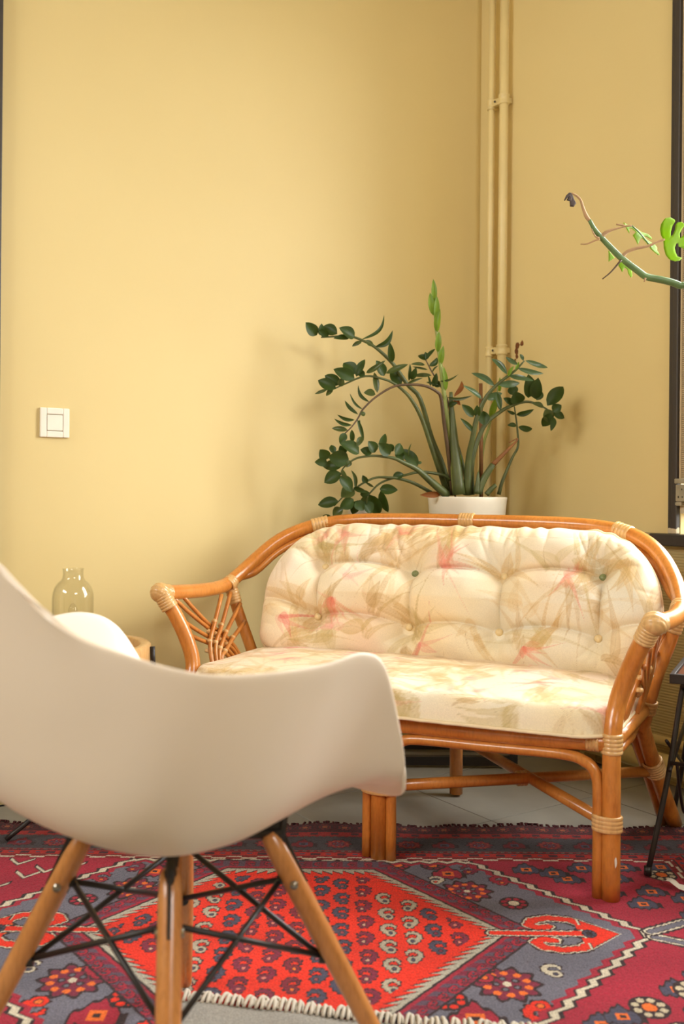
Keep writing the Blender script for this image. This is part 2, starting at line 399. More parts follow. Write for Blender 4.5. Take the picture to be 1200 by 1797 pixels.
wpart(MB().wbox((-.14, .0015), (WJ0 + .0, WJ0 + .054), (.80, .835)), 'bracket', M_PEEL, sp, smooth=False)

# light switch
sw = thing('light_switch', 'square white light switch with one rocker on the yellow left wall', 'switch', W(1.566, 0, 1.04), math.atan2(EL.y, EL.x) + math.pi)
# local axes: x runs along the wall towards the corner, -y into the room
m = MB(); h = .041; r = .023; d = -.009
m.box((-h, d, -h), (-r, 0, h)).box((r, d, -h), (h, 0, h)).box((-r, d, -h), (r, 0, -r)).box((-r, d, r), (r, 0, h))
m.obj('plate', M_WHITEPL, sw, smooth=False, bevel=.0025)
MB().box((-r + .0012, -.0085, -r + .0012), (r - .0012, -.001, r - .0012)).obj('rocker', M_WHITEPL, sw, smooth=False, bevel=.0012)
sw.rotation_euler[2] = math.atan2((-EL).y, (-EL).x)

# ================================================================= THE RUG
def make_rug():
    hx, hy, dx, dy = 1.08, .62, .0021, .0025
    xs = np.arange(-1.04, hx + dx, dx); ys = np.arange(-hy, hy + dy, dy)
    X, Y = np.meshgrid(xs, ys)
    C = np.empty(X.shape + (3,)); C[:] = (156, 32, 54)
    aX, aY = abs(X), abs(Y)
    RED, SLATE, CREAM, DARK, CRIM, ORG, NAVY, PUR = (216, 44, 22), (104, 102, 116), (200, 190, 170), (48, 32, 36), (156, 32, 54), (226, 108, 40), (70, 68, 88), (120, 36, 60)
    def hexd(ax, fx, h):
        n = math.hypot(h, ax - fx); d1 = (aX * h + aY * (ax - fx) - ax * h) / n; d2 = aY - h
        return np.maximum(d1, d2), np.where(d1 > d2, aY * 1.15, aX)
    tri = lambda t, p: abs((t / p) % 1 - .5) * 2
    # slate hexagon with zigzag edge
    d, t = hexd(.70, .39, .375); z = d + .012 * tri(t, .042)
    C[z < .004] = CREAM; C[(z > .004) & (z < .010)] = DARK; C[(z < -.007)] = DARK; C[z < -.011] = CRIM; C[z < -.022] = SLATE
    C[z < .004] = np.where(((z < .004) & (z > -.007))[..., None], CREAM, C)[z < .004]
    slate = z < -.022
    # stamping
    def stamp(cx, cy, sx, sy, fn, clip=None):
        i0, i1 = np.searchsorted(xs, [cx - sx * 1.3, cx + sx * 1.3]); j0, j1 = np.searchsorted(ys, [cy - sy * 1.3, cy + sy * 1.3])
        if i1 - i0 < 3 or j1 - j0 < 3: return
        p = (X[j0:j1, i0:i1] - cx) / sx; q = (Y[j0:j1, i0:i1] - cy) / sy
        sub = C[j0:j1, i0:i1]
        for m, c in fn(p, q):
            if clip is not None: m = m & clip[j0:j1, i0:i1]
            sub[m] = c
    SP = [(.08, -.42, .42), (-.30, -.28, .26), (-.52, -.02, .22), (-.54, .26, .21), (-.36, .52, .2), (-.06, .66, .19), (.24, .62, .17), (.46, .44, .13), (.5, .24, .09)]
    def boteh(col, cen, fx=1, fy=1):
        def f(p, q):
            p = p * fx; q = q * fy
            dd = np.min([np.hypot(p - a, q - b) - r for a, b, r in SP], 0); s = .06 * np.sin(10 * np.arctan2(q, p) + 1)
            return [(dd < .10 + s, DARK), (dd < .0, col), (np.hypot(p - .08, q + .42) < .22, DARK), (np.hypot(p - .08, q + .42) < .15, cen)]
        return f
    def rosette(col, dots, cen):
        def f(p, q):
            r = np.hypot(p, q); a = np.arctan2(q, p); e = .82 + .12 * np.cos(10 * a)
            dd = np.hypot((r - .62), .62 * (((a * 10 / (2 * math.pi)) % 1) - .5) * .63)
            d2 = np.hypot((r - .32), .32 * (((a * 5 / (2 * math.pi)) % 1) - .5) * 1.26)
            return [(r < e + .14, DARK), (r < e, col), (dd < .12, dots), (d2 < .13, DARK), (d2 < .07, SLATE), (r < .13, cen)]
        return f
    def daisy(pet, cen):
        def f(p, q):
            r = np.hypot(p, q); a = np.arctan2(q, p)
            dd = np.hypot(r - .68, .68 * ((((a * 8 / (2 * math.pi)) % 1) - .5) * .785))
            return [(r < 1.02, DARK), (dd < .2, pet), (r < .36, cen)]
        return f
    def pome(col, c2):
        def f(p, q):
            e = np.maximum(abs(p) * .9 + np.maximum(q, 0) * .75, -q * .9 + abs(p) * .25); s = .08 * np.sin(14 * p)
            return [(e < .85 + s, DARK), (e < .7 + s, col), (np.maximum(abs(p), abs(q + .1)) < .3, c2), (np.maximum(abs(p), abs(q + .1)) < .14, DARK)]
        return f
    def vee(col):
        def f(p, q):
            e = abs(abs(p) * 1.3 - q - .5); return [((e < .3) & (abs(p) < .9), DARK), ((e < .17) & (abs(p) < .8), col)]
        return f
    def strokes(P, wd, col, out, ow=.006, zig=0):
        D = np.full(X.shape, 9.)
        for (a, b), (c, e) in zip(P[:-1], P[1:]):
            L = (c - a) ** 2 + (e - b) ** 2 + 1e-9
            tt = np.clip(((X - a) * (c - a) + (Y - b) * (e - b)) / L, 0, 1)
            D = np.minimum(D, np.hypot(X - a - tt * (c - a), Y - b - tt * (e - b)))
        if zig: D = D + zig * tri(X + Y * .7, .018)
        C[D < wd + 2 * ow] = DARK; C[D < wd + ow] = out; C[D < wd + ow * .3] = DARK; C[D < wd] = col
    # crimson corner fields
    crim = (z > .02) & (aX < .84) & (aY < .37)
    k = 0
    for cx, cy in ((.52, .335), (.60, .27), (.66, .205), (.72, .15), (.80, .10), (.76, .22), (.80, .30), (.70, .29), (.63, .345), (.74, .35), (.815, .36), (.815, .17), (.56, .30)):
        for sx in (-1, 1):
            for sy in (-1, 1):
                k += 1; x, y = sx * cx + rng.uniform(-.012, .012), sy * cy + rng.uniform(-.01, .01)
                if k % 7 == 0: stamp(x, y, .034, .036, daisy((190, 176, 150), ORG), crim)
                elif k % 4 == 1: stamp(x, y, .032, .036, boteh(ORG, CRIM, sx, sy), crim)
                elif k % 4 == 2: stamp(x, y, .034, .032, vee(CREAM), crim)
                else: stamp(x, y, .036, .034, pome(NAVY, ORG), crim)
    for cx, cy, kk in ((.765, -.16, 0), (-.765, .15, 0), (.70, -.22, 0), (-.7, -.2, 1)):
        stamp(cx, cy, .038, .04, daisy((190, 176, 150), ORG), crim)
    # slate field flowers
    for cx, cy, s, fn in ((.36, .20, .055, rosette(PUR, ORG, CREAM)), (.33, .30, .04, pome(CRIM, ORG)), (.22, .345, .03, daisy(CRIM, ORG)), (.44, .26, .03, boteh(CRIM, ORG)), (.30, .345, .028, daisy(PUR, ORG)), (.45, .14, .03, daisy(CRIM, CREAM)),
                          (.38, -.20, .06, rosette(PUR, ORG, CREAM)), (.31, -.31, .05, pome(CRIM, ORG)), (.27, -.255, .035, daisy(RED, NAVY)), (.42, -.29, .04, boteh(RED, ORG, 1, -1)), (.47, -.15, .028, boteh(CREAM, NAVY)), (.57, .0, .03, daisy(ORG, RED)), (.34, -.16, .04, boteh(CRIM, ORG)), (.52, -.20, .02, pome(CRIM, RED)), (.3, .26, .025, boteh(CREAM, RED, -1, 1)), (.21, -.34, .035, pome(RED, ORG)), (.38, .32, .03, boteh(PUR, ORG, -1, 1))):
        for sx in (-1, 1): stamp(cx * sx * 1.0 + (.006 if sx < 0 else 0), cy, s, s * 1.02, fn, slate)
    # medallion
    d, t = hexd(.405, .163, .31)
    C[d < .058] = np.where((tri(t, .034) < .55)[..., None], PUR, (88, 70, 88))[d < .058]
    band = (d < .058) & (d > .012)
    for sx in (-1, 1):
        for sy in (-1, 1):
            for u in np.arange(.04, 1, .075):
                x0, y0 = .455 * (1 - u) + .19 * u, .345 * u
                stamp(sx * x0, sy * y0, .014, .017, boteh(CRIM, NAVY, sx, sy), band)
    for x0 in np.arange(-.15, .16, .038):
        for sy in (-1, 1): stamp(x0, sy * .345, .014, .015, boteh(CRIM, NAVY, 1, sy), band)
    C[(d < .058) & (d > .053)] = DARK
    C[(d < .018) & (d > .010)] = CRIM; C[d < .010] = DARK
    tooth = ((t / .024) % 1)
    C[d < .005] = (170, 164, 150)
    C[d < -.001 - .019 * tooth] = DARK; C[d < -.005 - .021 * tooth] = RED
    med = d < -.035
    cols = [(PUR, (214, 120, 110)), (NAVY, PUR), ((168, 158, 140), NAVY), (PUR, (196, 150, 130)), (NAVY, (150, 70, 80)), ((120, 34, 50), ORG)]
    for a, cx in enumerate(np.arange(-.44, .45, .0445)):
        for b, cy in enumerate(np.arange(-.36, .36, .074)):
            y = cy + (.037 if a % 2 else 0)
            dd = max((abs(cx) * .31 + abs(y) * .242 - .405 * .31) / .393, abs(y) - .31)
            if dd > -.034: continue
            c1, c2 = cols[(a * 5 + (a // 3) + (b % 2) * 0) % 6]
            stamp(cx + rng.uniform(-.003, .003), y + rng.uniform(-.003, .003), .0235, .0325, boteh(c1, c2, -1 if a % 2 else 1, 1), med)
    # ram's horn hooks at both ends of the medallion and of the slate field
    for s in (-1, 1):
        for e in (-1, 1):
            strokes([(s * .578, 0), (s * .572, e * .035), (s * .545, e * .062), (s * .505, e * .070), (s * .472, e * .058), (s * .462, e * .038), (s * .478, e * .024), (s * .497, e * .030)], .0115, RED, CREAM, .0045, .003)
            strokes([(s * .695, e * .012), (s * .73, e * .03), (s * .775, e * .055), (s * .81, e * .05), (s * .815, e * .028), (s * .785, e * .026)], .009, SLATE, CREAM, .006, .003)
        strokes([(s * .385, 0), (s * .57, 0)], .009, RED, CREAM, .0045, .002)
        P = [(s * .60, 0), (s * .575, .02), (s * .555, 0), (s * .575, -.02), (s * .60, 0)]
        tr_ = lambda o: (X * s > .566 - o) & (aY < (.058 + o) * (1 - (X * s - .566) / (.062 + o)))
        C[tr_(.006)] = CREAM; C[tr_(.003)] = DARK; C[tr_(0)] = RED; C[(aY < .010) & (X * s > .54) & (X * s < .59)] = RED
        C[(abs(aY - .028) < .010) & (X * s > .553) & (X * s < .575)] = RED
        stamp(s * .572, 0, .014, .018, daisy(NAVY, DARK))
    # borders
    e = np.maximum(aX - .855, aY - .385); L = np.where(aX - .855 > aY - .385, Y, X)
    b = e > 0
    def bandc(lo, hi, c): C[(e > lo) & (e <= hi)] = c
    cr = .008 * ((L / .07) % 1 < .5)
    bandc(-.012, .235, (128, 24, 30)); C[(e + cr > 0) & (e + cr < .006) & (e > -.012)] = CREAM
    bandc(.008, .012, DARK); bandc(.012, .036, (168, 34, 30))
    C[(e > .016) & (e < .032) & (tri(L, .062) < .35)] = (70, 30, 40)
    C[(e > .020) & (e < .028) & (tri(L + .031, .062) < .2)] = NAVY
    bandc(.036, .041, DARK); C[(e > .041) & (e < .046) & ((L / .018) % 1 < .5)] = (112, 92, 84)
    bandc(.049, .135, (64, 58, 62))
    bm = (e > .049) & (e < .135)
    for q in np.arange(-1.02, 1.03, .085):
        n = int(round(q / .085))
        for s in (-1, 1):
            stamp(q, s * (.385 + .092), .034, .03, (rosette((120, 30, 44), (150, 60, 40), NAVY) if n % 2 else pome((110, 26, 36), NAVY)), bm)
    for q in np.arange(-.5, .51, .085):
        for s in (-1, 1): stamp(s * (.855 + .092), q, .03, .034, rosette((120, 30, 44), (150, 60, 40), NAVY), bm)
    bandc(.135, .139, DARK); C[(e > .139) & (e < .144) & ((L / .018) % 1 < .5)] = (96, 70, 62)
    bandc(.147, .17, (150, 32, 30)); C[(e > .15) & (e < .167) & (tri(L, .05) < .4)] = (70, 34, 40)
    bandc(.17, .175, DARK); bandc(.175, .24, (74, 22, 28))
    om = (e > .178) & (e < .23)
    for q in np.arange(-1.05, 1.06, .05):
        for s in (-1, 1): stamp(q, s * (.385 + .203), .02, .02, daisy((120, 40, 40), (150, 80, 50)), om)
    # wool abrash and wear
    C = C * (1 + .10 * (rng.random(C.shape[:2]) - .5))[..., None] * (1 + .04 * np.sin(Y * 31 + 2 * np.sin(X * 3)))[..., None]
    Z = .005 + .0012 * rng.random(X.shape) + .0025 * (np.sin(X * 9) * np.cos(Y * 7 + 1)) * (aY / .62) ** 4
    P = np.stack([X, Y + .010 * np.sin(X * 13 + .6) * (aY / .62) ** 8 + .006 * np.sin(X * 37) * (aY / .62) ** 12, Z], -1)
    edge = (X < -1.036) | (X > hx - .004) | (aY > hy - .004); P[..., 2][edge] = .0008
    return P, lin(np.clip(C, 0, 255))
RUG_C = (-.086, 1.93)
rug = thing('persian_rug', 'red and slate blue oriental rug with hexagonal medallion lying on grey tiles', 'rug', (RUG_C[0], RUG_C[1], 0))
P, Cc = make_rug()
grid_obj('pile', P, M_RUG, rug, Cc)
m = MB()
for k in range(166):
    x = -1.03 + k * .0125 + random.uniform(-.004, .004); y = .622 + .010 * math.sin(x * 13 + .6) + .006 * math.sin(x * 37); l = random.uniform(.002, .012)
    m.tube([(x, y - .012, .0045), (x + random.uniform(-.004, .004), y + l * .5, .0045), (x + random.uniform(-.008, .008), y + l, .003)], .003, 5)
stuff(m.obj('frayed_edge', simple('dark_red_wool', rgba(70, 22, 26), .95, .3, 200), rug))

# grey flat-woven rug with white fringe, overlapping the red rug at the front
gx = Vector((.9865, -.164, 0)); gy = Vector((-.164, -.9865, 0)); g0 = Vector((-.262, 1.655, 0))
gr = thing('grey_rug', 'grey flat woven rug with white looped fringe overlapping the red rug', 'rug', g0, math.atan2(gx.y, gx.x))
n1, n2 = 60, 50
a, b = np.meshgrid(np.linspace(0, .85, n1), np.linspace(0, -.8, n2))
zz = .0085 + .0012 * np.sin(a * 40 + b * 11) + .0008 * rng.random(a.shape)
zz[0, :] -= .001; zz[-1, :] = .0065; zz[:, 0] = .0065; zz[:, -1] = .0065
gb = .006 * np.sin(a * 9 + 1)
wv = grid_obj('weave', np.stack([a, b + gb, zz], -1), M_GREYRUG, gr)
m = MB()
for k in range(82):
    x = .006 + k * .0103; y = .006 * math.sin(x * 9 + 1); l = random.uniform(.018, .032); q = random.uniform(-.007, .009)
    m.tube([(x, y - .004, .0095), (x + q * .4, y + l * .6, .016), (x + q, y + l, .0105), (x + q + .006, y + l * .7, .0105), (x + q * .5 + .008, y + .002, .010)], [.0028, .0034, .0036, .0034, .0025], 6, 3)
stuff(m.obj('fringe', M_FRINGE, gr))

# crumpled paper scrap near the side table foot
n1 = 9
a, b = np.meshgrid(np.linspace(-.04, .04, n1), np.linspace(-.012, .012, 5))
P = np.stack([a, b + .012 * np.sin(a * 60) * .5, .013 + .006 * rng.random(a.shape) + .010 * np.exp(-((a + .025) / .014) ** 2)], -1)
ps = grid_obj('paper_scrap', P, M_PAPER); ps.location = (.735, 2.135, 0); ps.rotation_euler = (0, 0, -.9)
tag(ps, 'small crumpled white paper scrap lying on the rug beside the black table', 'paper')

# ================================================================= RATTAN SOFA
SA = math.atan2(-.4305, .9026)
SO = (.093, 2.322, .0062)
sofa = thing('rattan_sofa', 'honey coloured rattan two seat sofa with fan patterned arms against the corner', 'sofa', SO, SA)
R1, R2 = .020, .0125
def binding(pts, r, n=5, name='binding', mat=None, wire=.0032):
    """a coil of flat cane strips around a pole running through the two given points"""
    a, b = Vector(pts[0]), Vector(pts[1]); m = MB()
    T_ = (b - a).normalized(); N = T_.orthogonal().normalized(); B = T_.cross(N)
    prof = []
    nn = n * 6
    for k in range(nn + 1):
        f = k / nn; prof.append((r + wire * (.45 + .55 * abs(math.sin(math.pi * f * n)) ** .5), f))
    seg = 18; V = []; F = []
    prof = [(r * .9, 0)] + prof + [(r * .9, 1)]
    for rr, f in prof:
        c = a.lerp(b, f)
        for q in range(seg):
            t = 2 * math.pi * q / seg; V.append(c + (N * math.cos(t) + B * math.sin(t)) * rr)
    for k in range(len(prof) - 1):
        for q in range(seg): F.append((k * seg + q, k * seg + (q + 1) % seg, (k + 1) * seg + (q + 1) % seg, (k + 1) * seg + q))
    m.add(V, F); return m.obj(name, mat or M_BIND, sofa)
def up(z): return .53 + .33 * max(0, z - .33)
# one long cane: arm, back, arm
half = [(.618, -.02, .583), (.620, .08, .578), (.624, .2, .572), (.626, .3, .574), (.622, .36, .592), (.600, .43, .638), (.560, .49, .692), (.51, .54, .728), (.44, .58, .751), (.34, .61, .763), (.18, .625, .767)]
path = [(-u, v, z) for u, v, z in half] + [(0, .628, .768)] + [(u, v, z) for u, v, z in reversed(half)]
MB().tube(path, [R1] * 11 + [.0185] + [R1] * 11, 16, 4).obj('top_rail', M_RAT, sofa)
# second thinner cane under the back rail
p2 = [path[4]] + [(u * .985, v - .004, z - .030) for u, v, z in path[5:-5]] + [path[-5]]
MB().tube(p2, .011, 12, 4).obj('back_cane', M_RAT2, sofa)
for u, v, z, du in ((-.45, .577, .749, 1), (0, .628, .768, 1), (.45, .577, .749, -1)):
    dv, dz = (.025 * .45, .025 * .25) if u else (0, 0)
    binding([(u - .022, v - (dv if u < 0 else -dv), z - (dz if u < 0 else -dz)), (u + .022, v + (dv if u < 0 else -dv), z + (dz if u < 0 else -dz))], R1, 5)
for s in (-1, 1):
    # front leg rising into the arm post
    MB().tube([(s * .53, 0, 0), (s * .53, 0, .16), (s * .53, .0, .33), (s * .535, .022, .40), (s * .553, .022, .46), (s * .583, .008, .53), (s * .610, -.010, .578), (s * .613, -.014, .586)], [.0195] * 8, 16, 4).obj('leg', M_RAT, sofa)
    # wrapped corner of the arm
    q = binding([(s * .592, 0.0, .545), (s * .614, -.015, .590)], R1, 7, 'corner_binding')
    binding([(s * .617, -.010, .584), (s * .6195, .028, .581)], R1, 6, 'corner_binding')
    c = Vector((s * .615, -.012, .585)); ax_ = Vector((0, .75, .66)).normalized(); n_ = ax_.orthogonal().normalized(); b2 = ax_.cross(n_)
    V = []; F = []; ns, nr = 22, 48
    for k in range(nr + 1):
        ph = math.pi * k / nr; rr_ = .0255 + .0014 * abs(math.sin(ph * 7))
        for q in range(ns):
            t = 2 * math.pi * q / ns; V.append(c + (n_ * math.cos(t) + b2 * math.sin(t)) * math.sin(ph) * rr_ + ax_ * math.cos(ph) * .026)
    for k in range(nr):
        for q in range(ns): F.append((k * ns + q, (k + 1) * ns + q, (k + 1) * ns + (q + 1) % ns, k * ns + (q + 1) % ns))
    MB().add(V, F).obj('corner_binding', M_BIND, sofa)
    # rear arm post and rear leg
    MB().tube([(s * .622, .345, .572), (s * .60, .348, .50), (s * .565, .36, .40), (s * .545, .375, .32), (s * .53, .39, .27)], .0165, 14, 4).obj('rear_post', M_RAT, sofa)
    MB().tube([(s * .525, .36, .345), (s * .535, .40, .26), (s * .555, .47, .15), (s * .59, .555, 0)], .0195, 14, 4).obj('leg', M_RAT, sofa)
    MB().tube([(s * .500, .375, .32), (s * .51, .41, .25), (s * .53, .475, .15), (s * .562, .558, 0)], R2, 12, 4).obj('leg_cane', M_RAT2, sofa)
    binding([(s * .547, .448, .185), (s * .556, .472, .148)], .0235, 6)
    binding([(s * .6225, .325, .5735), (s * .6235, .352, .586)], R1, 3)
    binding([(s * .62, .345, .562), (s * .607, .347, .522)], .0165, 5)
    binding([(s * .552, .37, .35), (s * .545, .376, .318)], .018, 4)
    # bindings at the seat rail and at the lower joint of the front leg
    binding([(s * .53, 0, .305), (s * .53, 0, .348)], .0198, 5)
    binding([(s * .505, 0, .327), (s * .478, 0, .327)], .0185, 4)
    m = binding([(s * .5215, 0, .142), (s * .5215, 0, .176)], .0295, 4)
    m.scale = (1, .72, 1); m.location = (0, 0, 0)
    # side rails
    MB().tube([(s * .53, 0, .327), (s * .535, .2, .327), (s * .54, .42, .327)], .017, 12).obj('seat_rail', M_RAT, sofa)
    MB().tube([(s * .532, .012, .30), (s * .535, .2, .296), (s * .52, .4, .29)], .010, 10).obj('seat_cane', M_RAT2, sofa)
    # fan of thin canes in the arm
    A = [[(.256, .555), (.189, .489), (.143, .443), (.127, .397), (.12, .335)], [(.305, .557), (.217, .476), (.168, .436), (.148, .394), (.14, .335)], [(.34, .523), (.23, .456), (.182, .419), (.165, .394), (.155, .335)], [(.339, .473), (.256, .437), (.2, .408), (.175, .393), (.165, .335)]]
    Bf = [[(.046, .566), (.103, .52), (.165, .476), (.208, .447), (.245, .417), (.27, .39), (.285, .335)], [(.092, .564), (.132, .523), (.175, .484), (.223, .454), (.257, .428), (.283, .39), (.30, .335)], [(.02, .53), (.097, .484), (.145, .458), (.195, .433), (.234, .406), (.262, .37), (.27, .335)], [(.025, .49), (.1, .456), (.137, .441), (.193, .418), (.222, .396), (.245, .365), (.252, .335)]]
    for L_ in A: MB().tube([(s * (up(z) - .006), v, z) for v, z in L_], .0062, 8, 4).obj('spindle', M_RAT2, sofa)
    for L_ in Bf: MB().tube([(s * (up(z) + .007), v, z) for v, z in L_], .0058, 8, 4).obj('spindle', M_RAT2, sofa)
    m = MB()
    for L_ in A:
        for (v, z), (v2, z2) in ((L_[1], L_[2]), (L_[2], L_[3])):
            for f in (0.0, .55):
                c = Vector((s * (up(z) - .004), v + (v2 - v) * f, z + (z2 - z) * f)); t_ = Vector((0, v2 - v, z2 - z)).normalized() * .005
                m.tube([c - t_, c, c + t_], [.0078, .009, .0078], 8)
    m.obj('cane_tie', M_BIND, sofa)
# middle legs
MB().tube([(0, 0, 0), (0, 0, .327)], .0195, 16, 0).obj('leg', M_RAT, sofa)
MB().tube([(.03, 0, 0), (.03, 0, .2), (.034, 0, .25), (.058, 0, .277), (.11, 0, .2855), (.26, 0, .2885), (.42, 0, .2925), (.472, 0, .283), (.497, 0, .258), (.503, 0, .2), (.503, 0, 0)], R2, 12, 4).obj('arch_brace', M_RAT2, sofa)
MB().tube([(-.03, 0, 0), (-.03, 0, .2), (-.034, 0, .25), (-.058, 0, .277), (-.11, 0, .2855), (-.26, 0, .2885), (-.42, 0, .2925), (-.472, 0, .283), (-.497, 0, .258), (-.503, 0, .2), (-.503, 0, 0)], R2, 12, 4).obj('arch_brace', M_RAT2, sofa)
b_ = binding([(0, 0, .15), (0, 0, .185)], .043, 4); b_.scale = (1, .55, 1)
MB().tube([(0, .55, 0), (0, .545, .33)], .0185, 14).obj('leg', M_RAT, sofa)
binding([(0, .548, .15), (0, .548, .18)], .0185, 4)
MB().tube([(-.53, 0, .327), (-.3, 0, .318), (0, 0, .314), (.3, 0, .318), (.53, 0, .327)], .0185, 16, 4).obj('seat_rail', M_RAT, sofa)
MB().tube([(-.54, .42, .327), (0, .545, .327), (.54, .42, .327)], .0175, 12, 5).obj('seat_rail', M_RAT, sofa)
for a, b in (((0, 0, .165), (.553, .465, .155)), ((.53, 0, .155), (0, .548, .165)), ((0, 0, .165), (-.553, .465, .155)), ((-.53, 0, .155), (0, .548, .165))):
    MB().tube([a, tuple((p + q) / 2 for p, q in zip(a, b)), b], .0135, 12).obj('stretcher', M_RAT2, sofa)
for s in (-1, 1): binding([(s * .262, .232, .158), (s * .282, .248, .158)], .0155, 3)
# slats carrying the cushion
for v in (.1, .2, .3, .4):
    uu = .53 if v < .42 else .45
    MB().tube([(-uu, v, .333), (uu, v, .333)], .009, 8).obj('slat', M_RAT2, sofa)
# chipped white spot on the right front leg
m = MB(); pts = []
for k in range(9):
    t = 2 * math.pi * k / 9; a = .30 + .18 * math.cos(t) * random.uniform(.6, 1.2); z = .085 + .012 * math.sin(t) * random.uniform(.6, 1.2)
    pts.append((.53 + .0201 * math.cos(-a - .6), .0201 * math.sin(-a - .6), z))
m.add([(.53 + .0203 * math.cos(-.9), .0203 * math.sin(-.9), .085)] + pts, [(0, 1 + k, 1 + (k + 1) % 9) for k in range(9)])
o = m.obj('paint_chip', M_PAPER, sofa); o['label'] = 'white chipped spot on the right front leg'

# ---------------------------------------------------------------- floral cloth
def floral(U, V_, seed, scale=1.0):
    """watercolour leaves and blossoms printed on cream cotton, in metric cloth coordinates"""
    r = np.random.default_rng(seed)
    C = np.empty(U.shape + (3,)); C[:] = (240, 224, 194)
    u0, u1, v0, v1 = U.min(), U.max(), V_.min(), V_.max(); area = (u1 - u0) * (v1 - v0)
    def blend(a, col): C[:] = C + (np.asarray(col) - C) * a[..., None]
    for _ in range(int(150 * area)):
        x, y, s = r.uniform(u0, u1), r.uniform(v0, v1), r.uniform(.04, .10)
        blend(.45 * np.exp(-((U - x) ** 2 + (V_ - y) ** 2 * 1.6) / s ** 2), [(236, 208, 160), (226, 222, 210), (238, 206, 186), (232, 210, 162)][r.integers(4)])
    def leaf(x, y, a, L, wd, bend, col, al):
        p = (U - x) * math.cos(a) + (V_ - y) * math.sin(a); q = -(U - x) * math.sin(a) + (V_ - y) * math.cos(a) - bend * p * p / L
        t = np.clip(p / L, 0, 1); hw = wd * np.sin(math.pi * t ** .8) + 1e-4
        ins = np.clip((hw - abs(q)) / (.0022), 0, 1) * ((p > 0) & (p < L))
        shade = .55 + .45 * np.clip(abs(q) / hw, 0, 1)
        blend(ins * al * shade, col); blend(ins * np.clip(1 - abs(q) / .0016, 0, 1) * al * .7, tuple(c * .8 for c in col))
    tans = [(206, 166, 104), (196, 160, 96), (190, 164, 100), (214, 178, 122), (188, 150, 96)]
    for _ in range(int(105 * area / scale)):
        x, y, a = r.uniform(u0, u1), r.uniform(v0, v1), r.uniform(0, 6.28); n = r.integers(3, 7); col = tans[r.integers(5)]
        for k in range(n):
            leaf(x + r.normal(0, .012), y + r.normal(0, .012), a + r.normal(0, .5), r.uniform(.05, .10), r.uniform(.011, .026), r.uniform(-3, 3), col, r.uniform(.22, .5))
    for _ in range(int(30 * area / scale)):
        x, y = r.uniform(u0, u1), r.uniform(v0, v1); a0 = r.uniform(0, 6.28); col = [(232, 128, 104), (236, 150, 128), (238, 170, 156), (222, 104, 96)][r.integers(4)]
        for k in range(r.integers(5, 10)): leaf(x, y, a0 + r.normal(0, .8), r.uniform(.03, .06), r.uniform(.008, .018), r.uniform(-3, 3), col, r.uniform(.18, .45))
    for _ in range(int(26 * area)):
        x, y, a = r.uniform(u0, u1), r.uniform(v0, v1), r.uniform(0, 6.28); leaf(x, y, a, r.uniform(.06, .14), .0020, r.uniform(-5, 5), (196, 160, 108), .45)
    return lin(np.clip(C, 0, 255))

